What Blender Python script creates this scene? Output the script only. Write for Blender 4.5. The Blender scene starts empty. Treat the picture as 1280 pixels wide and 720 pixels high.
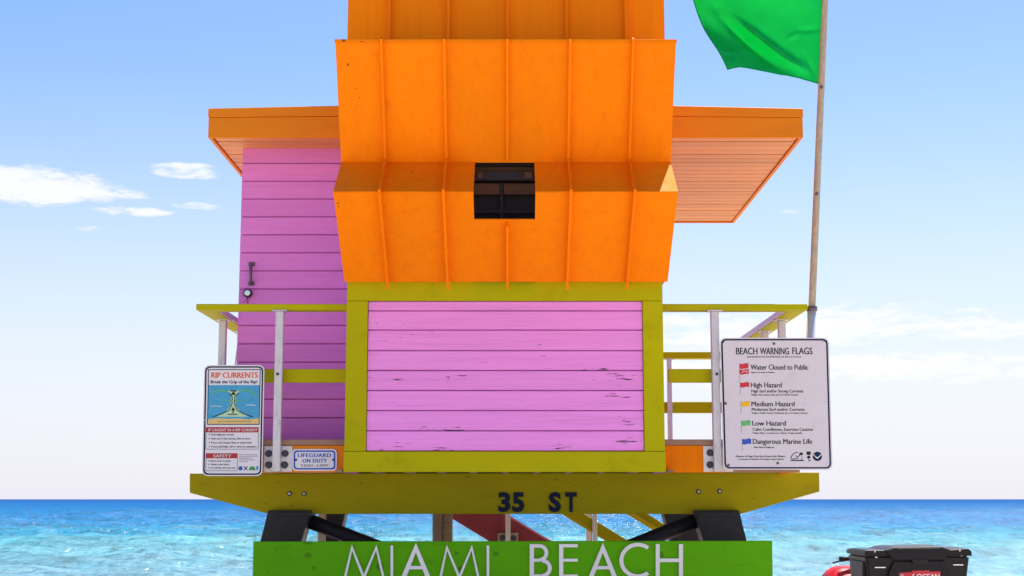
import bpy, bmesh, math, random
import numpy as np
from mathutils import Vector, Matrix
R = math.radians
random.seed(7)
S = bpy.context.scene
COL = S.collection

# ------------------------------------------------------------------ camera
F = 1812.0                       # focal length in photo pixels (1280 wide)
PITCH = math.atan(264.0 / F)
CZ = 1.65
cd = bpy.data.cameras.new('camera'); cam = bpy.data.objects.new('camera', cd); COL.objects.link(cam)
cam.location = (0, 0, CZ); cam.rotation_euler = (math.pi / 2 + PITCH, 0, 0)
cd.sensor_width = 36; cd.lens = F * 36 / 1280; cd.clip_start = 0.05; cd.clip_end = 60000
S.camera = cam
S.render.resolution_x = 1024; S.render.resolution_y = 576
# ------------------------------------------------------------------ sun, sky
SUN_AZ, SUN_EL = R(25), R(62)    # azimuth to the right of the view direction
sd = bpy.data.lights.new('sun', 'SUN'); sun = bpy.data.objects.new('sun', sd); COL.objects.link(sun)
sd.energy = 4.6; sd.angle = R(0.53); sd.color = (1.0, 0.94, 0.85)
sv = Vector((math.sin(SUN_AZ) * math.cos(SUN_EL), math.cos(SUN_AZ) * math.cos(SUN_EL), math.sin(SUN_EL)))
sun.rotation_euler = (-sv).to_track_quat('-Z', 'Y').to_euler()
sun.location = sv * 60
W = bpy.data.worlds.new('World'); S.world = W; W.use_nodes = True
wt = W.node_tree; wt.nodes.clear()
class G:
    """small helper to write node graphs"""
    def __init__(s, t): s.t = t
    def n(s, typ, **kw):
        nd = s.t.nodes.new(typ)
        for k, v in kw.items(): setattr(nd, k, v)
        return nd
    def put(s, sock, v):
        if hasattr(v, 'is_output'): s.t.links.new(v, sock)
        elif v is not None: sock.default_value = v
    def m(s, op, a, b=None, c=None, clamp=False):
        nd = s.n('ShaderNodeMath', operation=op, use_clamp=clamp)
        for i, v in enumerate((a, b, c)):
            if v is not None: s.put(nd.inputs[i], v)
        return nd.outputs[0]
    def vm(s, op, a, b=None):
        nd = s.n('ShaderNodeVectorMath', operation=op); s.put(nd.inputs[0], a)
        if b is not None: s.put(nd.inputs[1], b)
        return nd.outputs['Value'] if op in ('LENGTH', 'DOT_PRODUCT', 'DISTANCE') else nd.outputs[0]
    def noise(s, vec, scale, detail=3, rough=.55, dist=0):
        nd = s.n('ShaderNodeTexNoise'); s.put(nd.inputs['Vector'], vec)
        nd.inputs['Scale'].default_value = scale; nd.inputs['Detail'].default_value = detail
        nd.inputs['Roughness'].default_value = rough; nd.inputs['Distortion'].default_value = dist
        return nd.outputs['Fac']
    def ss(s, v, a, b, lo=0.0, hi=1.0):
        nd = s.n('ShaderNodeMapRange', interpolation_type='SMOOTHSTEP'); s.put(nd.inputs[0], v)
        for i, x in enumerate((a, b, lo, hi)): s.put(nd.inputs[i + 1], x)
        return nd.outputs[0]
    def mix(s, f, a, b, blend='MIX'):
        nd = s.n('ShaderNodeMix', data_type='RGBA', blend_type=blend)
        s.put(nd.inputs['Factor'], f); s.put(nd.inputs['A'], a); s.put(nd.inputs['B'], b)
        return nd.outputs['Result']
    def comb(s, x, y, z):
        nd = s.n('ShaderNodeCombineXYZ')
        for i, v in enumerate((x, y, z)): s.put(nd.inputs[i], v)
        return nd.outputs[0]
    def sep(s, v):
        nd = s.n('ShaderNodeSeparateXYZ'); s.put(nd.inputs[0], v); return nd.outputs
g = G(wt)
sky = g.n('ShaderNodeTexSky'); sky.sky_type = 'NISHITA'; sky.sun_disc = False
sky.sun_elevation = SUN_EL; sky.sun_rotation = SUN_AZ; sky.altitude = 0
sky.air_density = 1.15; sky.dust_density = 0.55; sky.ozone_density = 2.6
tc = g.n('ShaderNodeTexCoord')
x, y, z = g.sep(tc.outputs['Generated'])
hyp = g.m('SQRT', g.m('ADD', g.m('MULTIPLY', x, x), g.m('MULTIPLY', y, y)))
el = g.m('DIVIDE', z, g.m('MAXIMUM', hyp, .01))               # tan elevation
az = g.m('ARCTAN2', x, y)
n1 = g.noise(g.comb(g.m('MULTIPLY', az, 9.0), g.m('MULTIPLY', el, 46.0), 2.3), 1.0, 9, .62, .35)
n2 = g.noise(g.comb(g.m('MULTIPLY', az, 42.0), g.m('MULTIPLY', el, 135.0), 5.1), 1.0, 8, .68, .5)
nn = g.m('ADD', g.m('MULTIPLY', n1, .45), g.m('MULTIPLY', n2, .55))
n3 = g.noise(g.comb(g.m('MULTIPLY', az, 1.1), g.m('MULTIPLY', el, 3.5), 9.7), 1.0, 3, .5)
def pxd(px, py):
    a = (px - 640) / F; b = (360 - py) / F; c, s_ = math.cos(PITCH), math.sin(PITCH)
    dy, dz = c - b * s_, s_ + b * c
    return math.atan2(a, dy), dz / math.hypot(a, dy)
mask = g.ss(n3, .66, .82, 0, .55)                              # sparse fair-weather wisps all round
mask = g.m('MULTIPLY', mask, g.m('MULTIPLY', g.ss(el, .06, .12), g.ss(el, .5, .3)))
for (px, py, rx, ry, k) in ((45, 232, 150, 36, 1.3), (135, 240, 75, 16, 1.05), (230, 214, 66, 17, 1.12), (160, 264, 90, 10, 1.0), (125, 287, 50, 9, .85), (245, 258, 50, 9, .9), (130, 217, 26, 6, .9),
                        (1000, 408, 420, 40, 1.12), (1270, 412, 260, 18, 1.0), (1020, 462, 560, 34, 1.05), (700, 420, 400, 50, .9), (1120, 550, 80, 22, .3), (990, 263, 45, 8, .55), (60, 410, 200, 14, .3)):
    a0, e0 = pxd(px, py)
    u = g.m('DIVIDE', g.m('SUBTRACT', az, a0), rx / F); v = g.m('DIVIDE', g.m('SUBTRACT', el, e0), ry / F)
    d = g.m('ADD', g.m('MULTIPLY', u, u), g.m('MULTIPLY', v, v))
    mask = g.m('MAXIMUM', mask, g.m('MULTIPLY', g.ss(d, 1.25, 0.0), k))
cl = g.ss(g.m('ADD', nn, g.m('MULTIPLY', g.m('SUBTRACT', mask, 1.0), .34)), .40, .57)
hsv = g.n('ShaderNodeHueSaturation'); hsv.inputs['Saturation'].default_value = 1.22
wt.links.new(sky.outputs[0], hsv.inputs['Color'])
haze = g.ss(el, .33, -.03, 0.0, .9)
skyt = g.mix(1.0, hsv.outputs[0], (1.0, .89, 1.0, 1), 'MULTIPLY')
skyc = g.mix(haze, skyt, (4.85, 5.0, 5.7, 1))      # whitish maritime haze towards the horizon, all round
skyc = g.mix(g.m('MULTIPLY', cl, .9), skyc, (5.9, 5.9, 6.0, 1))
bg = g.n('ShaderNodeBackground'); bg.inputs['Strength'].default_value = 0.09
wt.links.new(skyc, bg.inputs['Color'])
wo = g.n('ShaderNodeOutputWorld'); wt.links.new(bg.outputs[0], wo.inputs[0])
# ------------------------------------------------------------------ exposure
V = S.view_settings; V.view_transform = 'Standard'; V.look = 'None'; V.gamma = 1.0; V.use_curve_mapping = False
V.exposure = 0.95

# ------------------------------------------------------------------ pixel -> point on the plane at depth Y
_c, _s = math.cos(PITCH), math.sin(PITCH)
def U(px, py, Y):
    a = (px - 640) / F; b = (360 - py) / F
    t = Y / (_c - b * _s)
    return a * t, CZ + (_s + b * _c) * t
def X(px, py, Y): return U(px, py, Y)[0]
def Z(py, Y): return U(640, py, Y)[1]
def YZ(py, width_px, width_m):                    # where an edge of known width stands
    d = F * width_m / width_px; v = (360 - py) / F * d
    return d * _c - v * _s, CZ + d * _s + v * _c

# ------------------------------------------------------------------ materials
MATS = {}
def new_mat(name):
    m = bpy.data.materials.new(name); m.use_nodes = True; MATS[name] = m
    t = m.node_tree; b = t.nodes['Principled BSDF']; return m, G(t), b
def paint(name, col, rough=.5, var=.12, scale=(3, 3, 3), bump=.15, bscale=(20, 20, 20), spec=.4, dirt=None, dirt_amt=0., metallic=0., rand=.06, chips=None, knots=None, knot_amt=.8):
    m, g, b = new_mat(name)
    geo = g.n('ShaderNodeNewGeometry'); P = geo.outputs['Position']
    oi = g.n('ShaderNodeObjectInfo').outputs['Random']
    Ps = g.vm('MULTIPLY', P, scale)
    nz = g.noise(Ps, 1.0, 6, .6)
    f = g.m('ADD', g.m('MULTIPLY', g.m('SUBTRACT', nz, .5), var * 2.2), g.m('ADD', 1.0, g.m('MULTIPLY', g.m('SUBTRACT', oi, .5), rand * 2)))
    c = g.mix(1.0, (*col, 1), g.comb(f, f, f), 'MULTIPLY')
    if dirt_amt:
        dn = g.noise(g.vm('MULTIPLY', P, (scale[0] * 1.7, scale[1] * 1.7, scale[2] * 1.7)), 1.0, 8, .68)
        c = g.mix(g.m('MULTIPLY', g.ss(dn, .52, .72), dirt_amt), c, (*dirt, 1))
    h = g.noise(g.vm('MULTIPLY', P, bscale), 1.0, 5, .6)
    if chips:
        px_, py_, pz_ = g.sep(P)
        cm = None
        for (cx, cz, rx, rz) in chips:
            u = g.m('DIVIDE', g.m('SUBTRACT', px_, cx), rx); v = g.m('DIVIDE', g.m('SUBTRACT', pz_, cz), rz)
            dd = g.ss(g.m('ADD', g.m('MULTIPLY', u, u), g.m('MULTIPLY', v, v)), 1.0, .1)
            cm = dd if cm is None else g.m('MAXIMUM', cm, dd)
        cn = g.noise(g.vm('MULTIPLY', P, (7.5, 7.5, 95)), 1.0, 4, .6, .3)
        cf = g.ss(g.m('ADD', cn, g.m('MULTIPLY', cm, .125)), .71, .725)
        cn2 = g.noise(g.vm('MULTIPLY', P, (9, 9, 120)), 1.0, 3, .6, .3)
        cw = g.m('MULTIPLY', g.ss(g.m('ADD', cn2, g.m('MULTIPLY', cm, .09)), .745, .76), .8)
        c = g.mix(cw, c, (.75, .7, .72, 1))
        c = g.mix(cf, c, (.07, .035, .03, 1))
        h = g.m('SUBTRACT', h, g.m('MULTIPLY', cf, 1.5))
    if knots:
        px_, py_, pz_ = g.sep(P); wob = g.m('MULTIPLY', g.m('SUBTRACT', g.noise(P, 40, 2, .5), .5), 1.2); km = None
        for (cx, cz, rx, rz) in knots:
            u = g.m('DIVIDE', g.m('SUBTRACT', px_, cx), rx); v = g.m('DIVIDE', g.m('SUBTRACT', pz_, cz), rz)
            dd = g.ss(g.m('ADD', wob, g.m('ADD', g.m('MULTIPLY', u, u), g.m('MULTIPLY', v, v))), 1.3, .5)
            km = dd if km is None else g.m('MAXIMUM', km, dd)
        c = g.mix(g.m('MULTIPLY', km, knot_amt), c, (col[0] * .12 + .015, col[1] * .12 + .012, col[2] * .1 + .01, 1))
    g.put(b.inputs['Base Color'], c)
    g.put(b.inputs['Roughness'], g.m('ADD', rough, g.m('MULTIPLY', g.m('SUBTRACT', nz, .5), .25), clamp=True))
    b.inputs['Specular IOR Level'].default_value = spec; b.inputs['Metallic'].default_value = metallic
    bn = g.n('ShaderNodeBump'); bn.inputs['Strength'].default_value = bump; bn.inputs['Distance'].default_value = .01
    g.put(bn.inputs['Height'], h); g.put(b.inputs['Normal'], bn.outputs[0])
    return m
chip_c = []
for (px, py, rx, ry) in ((502, 477, 26, 6), (572, 472, 26, 6), (537, 535, 17, 5), (568, 537, 22, 6), (770, 473, 40, 12), (768, 495, 30, 7), (785, 528, 26, 5), (783, 551, 26, 7), (560, 562, 40, 5), (705, 558, 22, 6), (500, 556, 22, 4), (750, 463, 30, 4), (470, 563, 14, 5)):
    cx, cz = U(px, py, 11.12); chip_c.append((cx, cz, rx / 162, ry / 162))
def kn(lst, Y): return [(*U(a, b, Y), r / 162., q / 162.) for a, b, r, q in lst]
K_OR = kn(((430.5, 53, 2.4, 2), (434, 78, 1.4, 1.4), (443, 104, .8, .8), (446, 113.5, 1, .8), (453, 54.5, 1.6, .7), (420.6, 251, 1.3, .8), (420.8, 254, 1, .7), (511, 203.5, 1.2, .8)), 10.2)
K_BE = kn(((337, 602, 1.2, 1.2), (320.5, 630, 1.3, 1), (355, 632.5, 1.1, 1), (444, 603, 1, 1.2), (427, 632, .8, .8), (463, 632, .8, .8), (583, 595, 2, .8), (715, 603, 1, 1), (697, 598, 2, .7), (772, 634, 1, 1), (897, 602, 1, 1), (953, 623, 1, 1), (790, 603, .8, .8), (753, 604, 1, 1)), 11.6)
K_LI = kn(((385, 694, 5, 3.5), (345.5, 687.5, 1.3, 1.3), (392.5, 710, 2.5, 2.5), (335, 715, 1.2, 1.2), (475, 708, 5, 5), (571, 691.5, 3, 2.5), (620, 692, 4, 3.2), (575, 711, 2.6, 3), (827, 693, 2.5, 4), (905, 684, 1, 1), (927, 706, 1.2, 1.2), (385, 679, 6, 2)), 11.2)
ORANGE = paint('orange_metal', (.92, .232, .0), .74, .10, (11, 11, .4), .05, (30, 30, 4), .12, (.66, .13, .0), .3, rand=.05, knots=K_OR)
FASCIA = paint('orange_fascia', (.76, .235, .006), .55, .10, (1.2, 4, 6), .08, (6, 20, 20), .18, (.4, .1, .02), .15, rand=.02)
SOFFIT = paint('orange_soffit', (.68, .265, .09), .5, .16, (1.5, 8, 4), .1, (6, 30, 20), .35, (.35, .12, .05), .25, rand=.10)
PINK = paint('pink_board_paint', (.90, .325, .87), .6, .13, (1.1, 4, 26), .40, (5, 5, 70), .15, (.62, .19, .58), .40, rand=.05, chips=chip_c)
PINK_SHADE = paint('shaded_pink_paint', (.74, .25, .70), .6, .13, (1.1, 4, 20), .22, (5, 5, 60), .15, (.45, .14, .42), .25, rand=.05)  # pink board paint, the cabin wall's deeper shade put into its colour
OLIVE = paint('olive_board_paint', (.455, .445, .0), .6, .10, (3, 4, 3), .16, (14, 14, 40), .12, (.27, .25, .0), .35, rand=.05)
OLIVE_SHADE = paint('shaded_olive_paint', (.345, .305, .002), .6, .16, (1.5, 4, 5), .25, (4, 10, 60), .12, (.16, .13, .01), .3, rand=.03, knots=K_BE)  # board olive, darkened to put shade of beam and stairs into the colour
LIME = paint('lime_board_paint', (.10, .40, .0), .55, .12, (2.2, 4, 6), .2, (4, 10, 70), .12, (.05, .2, .0), .3, rand=.02, knots=K_LI, knot_amt=.45)
GALV = paint('galvanised_steel', (.62, .61, .64), .42, .22, (30, 30, 7), .15, (60, 60, 30), .5, (.33, .30, .30), .5, metallic=.35, rand=.05)
WHITEP = paint('white_plate', (.78, .77, .78), .5, .08, (12, 12, 12), .1, (40, 40, 40), .4, (.5, .46, .42), .3)
BOLT = paint('dark_bolt', (.03, .04, .06), .45, .2, (60, 60, 60), .2, (90, 90, 90), .5)
DARK = paint('blackened_steel', (.013, .013, .02), .5, .3, (9, 9, 9), .25, (30, 30, 30), .3, (.06, .05, .05), .4)
RAW = paint('weathered_timber', (.33, .24, .165), .8, .3, (3, 3, 22), .4, (8, 8, 60), .2, (.16, .12, .09), .6, rand=.15)
RAWV = paint('weathered_post', (.36, .29, .22), .8, .35, (18, 18, 3), .4, (50, 50, 8), .2, (.17, .13, .1), .6, rand=.25)
DECKW = paint('deck_timber', (.40, .25, .17), .75, .25, (8, 3, 20), .3, (20, 8, 40), .2, (.2, .13, .1), .5, rand=.18)
REDP = paint('red_stringer_paint', (.24, .03, .05), .5, .15, (4, 4, 4), .2, (12, 12, 40), .35, (.2, .05, .05), .4)
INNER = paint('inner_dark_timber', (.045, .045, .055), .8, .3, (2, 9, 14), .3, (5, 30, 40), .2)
INWOOD = paint('inner_brown_timber', (.15, .085, .055), .75, .3, (2, 9, 20), .3, (5, 30, 60), .2)
SIGNW = paint('sign_face', (.72, .68, .75), .38, .05, (5, 5, 5), .04, (40, 40, 40), .5, (.52, .46, .48), .30)
SIGNB = paint('sign_face_bright', (.80, .79, .84), .38, .04, (6, 6, 6), .04, (40, 40, 40), .5, (.6, .56, .58), .2)
LETW = paint('white_letter', (.80, .80, .82), .4, .05, (12, 12, 12), .05, (60, 60, 60), .4, (.5, .5, .48), .25)
INK = paint('ink_black', (.022, .024, .03), .6, .2, (40, 40, 40), 0, (40, 40, 40), .1)
INKF = paint('ink_faded', (.05, .05, .06), .5, .3, (60, 60, 60), 0, (40, 40, 40), dirt=(.6, .56, .6), dirt_amt=.7)
NAVY = paint('ink_navy', (.012, .03, .10), .6, .2, (40, 40, 40), 0, (40, 40, 40), .1)
NAVYL = paint('number_navy', (.008, .018, .055), .6, .2, (30, 30, 30), .1, (60, 60, 60), .1)
PRED = paint('print_red', (.62, .03, .05), .42, .1, (30, 30, 30), 0, (40, 40, 40), rand=.0)
PDRED = paint('print_dark_red', (.42, .02, .03), .42, .1, (30, 30, 30), 0, (40, 40, 40))
PORA = paint('print_orange_red', (.72, .12, .02), .42, .1, (30, 30, 30), 0, (40, 40, 40))
PYEL = paint('print_yellow', (.85, .50, .02), .42, .1, (30, 30, 30), 0, (40, 40, 40))
PGRE = paint('print_green', (.12, .48, .17), .42, .1, (30, 30, 30), 0, (40, 40, 40))
PLGR = paint('print_pale_green', (.45, .70, .45), .42, .15, (60, 60, 60), 0, (40, 40, 40))
PBLU = paint('print_blue', (.02, .09, .50), .42, .1, (30, 30, 30), 0, (40, 40, 40))
PSEA = paint('print_sea', (.05, .36, .62), .42, .25, (20, 20, 60), 0, (40, 40, 40), dirt=(.15, .55, .66), dirt_amt=.8)
PSAN = paint('print_sand', (.78, .58, .22), .42, .12, (40, 40, 60), 0, (40, 40, 40))
LOCKS = paint('lock_steel', (.75, .78, .80), .25, .1, (30, 30, 30), 0, (40, 40, 40), metallic=.7)
HANDLE = paint('dark_handle', (.14, .12, .15), .45, .3, (40, 40, 40), .1, (60, 60, 60), metallic=.4)
BLACKP = paint('black_plastic', (.007, .007, .012), .5, .15, (8, 8, 8), .12, (160, 160, 160), .3, rand=0)
RUBBER = paint('tyre_rubber', (.02, .02, .02), .8, .3, (12, 12, 12), .3, (60, 60, 60), .3)
ATVRED = paint('red_plastic', (.62, .008, .008), .38, .04, (6, 6, 6), 0, (60, 60, 60), .2)
POLEM = paint('weathered_pole', (.46, .385, .28), .7, .4, (40, 40, 14), .3, (70, 70, 24), .3, (.22, .18, .14), .7)

def flag_mat():
    m, g, b = new_mat('green_flag_cloth')
    P = g.n('ShaderNodeNewGeometry').outputs['Position']
    nz = g.noise(P, 7, 4, .55)
    col = g.mix(g.ss(nz, .3, .7), (.002, .40, .12, 1), (.004, .50, .16, 1))
    g.put(b.inputs['Base Color'], col); b.inputs['Roughness'].default_value = .6
    b.inputs['Specular IOR Level'].default_value = .2
    wv = g.noise(P, 260, 2, .5); bn = g.n('ShaderNodeBump'); bn.inputs['Strength'].default_value = .12
    g.put(bn.inputs['Height'], wv); g.put(b.inputs['Normal'], bn.outputs[0])
    tr = g.n('ShaderNodeBsdfTranslucent'); g.put(tr.inputs['Color'], (.002, .74, .21, 1))
    mx = g.n('ShaderNodeMixShader'); mx.inputs[0].default_value = .52
    t = m.node_tree; t.links.new(b.outputs[0], mx.inputs[1]); t.links.new(tr.outputs[0], mx.inputs[2])
    t.links.new(mx.outputs[0], t.nodes['Material Output'].inputs['Surface'])
    return m
FLAG = flag_mat()

def sand_mat():
    m, g, b = new_mat('beach_sand')
    P = g.n('ShaderNodeNewGeometry').outputs['Position']
    a = g.noise(P, .25, 6, .6); c = g.noise(P, 60, 3, .6)
    col = g.mix(a, (.56, .47, .35, 1), (.66, .56, .43, 1))
    col = g.mix(g.m('MULTIPLY', c, .35), col, (.44, .37, .28, 1))
    g.put(b.inputs['Base Color'], col); b.inputs['Roughness'].default_value = .95; b.inputs['Specular IOR Level'].default_value = .15
    bn = g.n('ShaderNodeBump'); bn.inputs['Strength'].default_value = .7; bn.inputs['Distance'].default_value = .05
    g.put(bn.inputs['Height'], g.noise(P, 3.2, 6, .6)); g.put(b.inputs['Normal'], bn.outputs[0])
    return m
SAND = sand_mat()

def sea_mat():
    m, g, b = new_mat('sea_water')
    P = g.n('ShaderNodeNewGeometry').outputs['Position']
    px_, py_, pz_ = g.sep(P)
    wob = g.noise(g.vm('MULTIPLY', P, (.018, .05, 0)), 1.0, 5, .6)
    yy = g.m('MULTIPLY', py_, g.m('ADD', 1.0, g.m('MULTIPLY', g.m('SUBTRACT', wob, .5), .75)))   # depth of water offshore
    r = g.n('ShaderNodeValToRGB'); e = r.color_ramp.elements
    g.put(r.inputs[0], g.m('DIVIDE', g.m('LOGARITHM', g.m('MAXIMUM', yy, 10.), 10.), 4.0))
    def st(d): return math.log10(d) / 4.0
    e[0].position = st(50); e[0].color = (.115, .265, .335, 1)
    e[1].position = st(6000); e[1].color = (.003, .07, .22, 1)
    for d, c in ((70, (.11, .275, .345)), (108, (.07, .285, .35)), (140, (.010, .20, .33)), (190, (.002, .145, .33)), (420, (.002, .125, .32)), (1500, (.002, .085, .28))):
        q = e.new(st(d)); q.color = (*c, 1)
    p1 = g.noise(g.vm('MULTIPLY', P, (.17, .075, 0)), 1.0, 6, .6)
    p2 = g.noise(g.vm('MULTIPLY', P, (1.5, .34, 0)), 1.0, 6, .66)
    f = g.m('MAXIMUM', .25, g.m('SUBTRACT', g.m('ADD', g.m('MULTIPLY', p1, 1.7), g.m('MULTIPLY', p2, 1.3)), .55))
    col = g.mix(1.0, r.outputs[0], g.comb(f, f, f), 'MULTIPLY')
    dn = g.noise(g.vm('MULTIPLY', P, (.75, .14, 0)), 1.0, 5, .64)
    dk = g.ss(dn, .54, .66, 1.0, .42)
    col = g.mix(1.0, col, g.comb(dk, g.m('ADD', .18, g.m('MULTIPLY', dk, .82)), g.m('ADD', .25, g.m('MULTIPLY', dk, .75))), 'MULTIPLY')
    # white flecks: foam on the crests, thicker in the shallows, and painted sun glints
    fz = g.noise(g.vm('MULTIPLY', P, (1.7, .42, 0)), 1.0, 6, .68, .3)
    near = g.ss(py_, 220., 80., 0., .03)
    patch = g.m('MULTIPLY', g.m('SUBTRACT', g.noise(g.vm('MULTIPLY', P, (.05, .09, 0)), 1.0, 3, .5), .5), .22)
    fo = g.ss(g.m('ADD', fz, g.m('ADD', near, g.m('ADD', patch, g.m('MULTIPLY', pz_, .10)))), .564, .59)
    col = g.mix(g.m('MULTIPLY', fo, .9), col, (.80, .84, .86, 1))
    bn = g.n('ShaderNodeBump'); bn.inputs['Strength'].default_value = 1.0; bn.inputs['Distance'].default_value = .5
    df = g.n('ShaderNodeBsdfDiffuse'); gl = g.n('ShaderNodeBsdfGlossy'); mx = g.n('ShaderNodeMixShader')
    g.put(df.inputs['Color'], col); gl.inputs['Roughness'].default_value = .16
    g.put(mx.inputs[0], g.ss(fo, 0, 1, .075, .0)); t = m.node_tree
    t.links.new(df.outputs[0], mx.inputs[1]); t.links.new(gl.outputs[0], mx.inputs[2]); t.links.new(mx.outputs[0], t.nodes['Material Output'].inputs['Surface'])
    t.links.new(bn.outputs[0], df.inputs['Normal']); t.links.new(bn.outputs[0], gl.inputs['Normal']); t.nodes.remove(b)
    h = g.m('ADD', g.noise(g.vm('MULTIPLY', P, (.7, 1.2, 0)), 1.0, 6, .62), g.m('MULTIPLY', g.noise(g.vm('MULTIPLY', P, (.25, .2, 0)), 1.0, 4, .6), 1.))
    g.put(bn.inputs['Height'], h)
    return m
SEA = sea_mat()

# ------------------------------------------------------------------ object helpers
WP = {}                                            # world origin of every (unrotated) parent
def link(o, loc, parent=None, rot=None):
    COL.objects.link(o)
    base = WP.get(parent, Vector((0, 0, 0))) if parent else Vector((0, 0, 0))
    if parent: o.parent = parent
    o.location = Vector(loc) - base
    if rot: o.rotation_euler = rot
    WP[o] = Vector(loc)
    return o
def tag(o, label=None, cat=None, group=None, kind=None):
    for k, v in (('label', label), ('category', cat), ('group', group), ('kind', kind)):
        if v: o[k] = v
    return o
def empty(name, loc, label=None, cat=None, parent=None):
    o = bpy.data.objects.new(name, None); o.empty_display_size = .2
    link(o, loc, parent)
    return tag(o, label, cat)
def from_bm(name, bm, mat, parent=None, smooth=False):
    """mesh given in world coordinates; its origin is put at the middle of its box"""
    bm.verts.ensure_lookup_table()
    lo = Vector([min(v.co[i] for v in bm.verts) for i in range(3)]); hi = Vector([max(v.co[i] for v in bm.verts) for i in range(3)])
    c = (lo + hi) / 2
    for v in bm.verts: v.co -= c
    me = bpy.data.meshes.new(name); bm.normal_update(); bm.to_mesh(me); bm.free()
    me.materials.append(mat)
    if smooth:
        for p in me.polygons: p.use_smooth = True
    return link(bpy.data.objects.new(name, me), c, parent)
BOXES = {}
def box_mesh(sx, sy, sz, mat, bev):
    k = (round(sx, 4), round(sy, 4), round(sz, 4), mat.name, bev)
    if k not in BOXES:
        bm = bmesh.new(); bmesh.ops.create_cube(bm, size=1)
        for v in bm.verts: v.co = Vector((v.co.x * sx, v.co.y * sy, v.co.z * sz))
        if bev: bmesh.ops.bevel(bm, geom=bm.edges[:], offset=min(bev, .3 * min(sx, sy, sz)), segments=1, affect='EDGES')
        me = bpy.data.meshes.new('box'); bm.to_mesh(me); bm.free(); me.materials.append(mat); BOXES[k] = me
    return BOXES[k]
def box(name, x0, x1, y0, y1, z0, z1, mat, parent=None, bev=.004, rot=None):
    me = box_mesh(abs(x1 - x0), abs(y1 - y0), abs(z1 - z0), mat, bev)
    return link(bpy.data.objects.new(name, me), ((x0 + x1) / 2, (y0 + y1) / 2, (z0 + z1) / 2), parent, rot)
def prism(name, pts, y0, y1, mat, parent=None, bev=.004, axis='Y'):
    """polygon of (x, z) points extruded from y0 to y1 (axis Y) or (y, z) points from x0 to x1 (axis X)"""
    bm = bmesh.new()
    def co(p, q): return (p[0], q, p[1]) if axis == 'Y' else (q, p[0], p[1])
    a = [bm.verts.new(co(p, y0)) for p in pts]; b = [bm.verts.new(co(p, y1)) for p in pts]
    n = len(pts); bm.faces.new(a); bm.faces.new(b[::-1])
    for i in range(n): bm.faces.new((a[i], b[i], b[(i + 1) % n], a[(i + 1) % n]))
    bmesh.ops.recalc_face_normals(bm, faces=bm.faces[:])
    if bev: bmesh.ops.bevel(bm, geom=bm.edges[:], offset=bev, segments=1, affect='EDGES')
    return from_bm(name, bm, mat, parent)
def tube(name, pts, rad, mat, parent=None, seg=10, smooth=True, bm=None, cap=True):
    own = bm is None
    if own: bm = bmesh.new()
    pts = [Vector(p) for p in pts]; n = len(pts); rings = []
    rads = rad if isinstance(rad, (list, tuple)) else [rad] * n
    up = Vector((0.13, 0.21, 1)).normalized(); prev = None
    for i, p in enumerate(pts):
        t = (pts[min(i + 1, n - 1)] - pts[max(i - 1, 0)]).normalized()
        if prev is None:
            u = t.cross(up if abs(t.dot(up)) < .95 else Vector((1, 0, 0))).normalized()
        else: u = (prev - t * prev.dot(t)).normalized()
        prev = u; w = t.cross(u)
        rings.append([bm.verts.new(p + (u * math.cos(2 * math.pi * k / seg) + w * math.sin(2 * math.pi * k / seg)) * rads[i]) for k in range(seg)])
    for i in range(n - 1):
        for k in range(seg): bm.faces.new((rings[i][k], rings[i][(k + 1) % seg], rings[i + 1][(k + 1) % seg], rings[i + 1][k]))
    if cap:
        bm.faces.new(rings[0][::-1]); bm.faces.new(rings[-1])
    bmesh.ops.recalc_face_normals(bm, faces=bm.faces[:])
    if own: return from_bm(name, bm, mat, parent, smooth)
def board_between(name, p, q, w, t, mat, parent=None, bev=.004, up=(0, 0, 1)):
    """timber of section w (along up) x t from p to q"""
    p, q = Vector(p), Vector(q); d = (q - p); L = d.length; d.normalize()
    s = d.cross(Vector(up)).normalized(); u = s.cross(d)
    me = box_mesh(L, t, w, mat, bev)
    o = bpy.data.objects.new(name, me); link(o, (p + q) / 2, parent)
    o.rotation_euler = Matrix((d, s * -1, u)).transposed().to_euler()
    return o
def disc_bm(cx, y, cz, r, depth, seg=12, dome=.0):
    bm = bmesh.new(); a = []; b = []; c = []
    for k in range(seg):
        t = 2 * math.pi * k / seg
        a.append(bm.verts.new((cx + r * math.cos(t), y, cz + r * math.sin(t))))
        b.append(bm.verts.new((cx + r * math.cos(t), y - depth * .6, cz + r * math.sin(t))))
        c.append(bm.verts.new((cx + r * .72 * math.cos(t), y - depth, cz + r * .72 * math.sin(t))))
    for p, q in ((a, b), (b, c)):
        for k in range(seg): bm.faces.new((p[k], p[(k + 1) % seg], q[(k + 1) % seg], q[k]))
    bm.faces.new(c); bm.faces.new(a[::-1])
    bmesh.ops.recalc_face_normals(bm, faces=bm.faces[:])
    return bm
def bolt(px, py, Y, rpx, parent, name='bolt', mat=None, depth=.02):
    cx, cz = U(px, py, Y); return from_bm(name, disc_bm(cx, Y + .003, cz, rpx * Y / F, depth + .003), mat or BOLT, parent)
def flat(name, polys, Y, mat, parent, th=.0012):
    """thin printed shape: list of pixel polygons on the plane Y"""
    bm = bmesh.new()
    for poly in polys:
        v = [U(a, b, Y) for a, b in poly]
        f = bm.faces.new([bm.verts.new((a, Y, b)) for a, b in v])
    bm.normal_update(); bmesh.ops.triangulate(bm, faces=bm.faces[:])
    bm.normal_update()
    for f in bm.faces:
        if f.normal.y > 0: f.normal_flip()
    return from_bm(name, bm, mat, parent)
def rect(a, b, c, d): return [(a, b), (c, b), (c, d), (a, d)]
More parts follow.
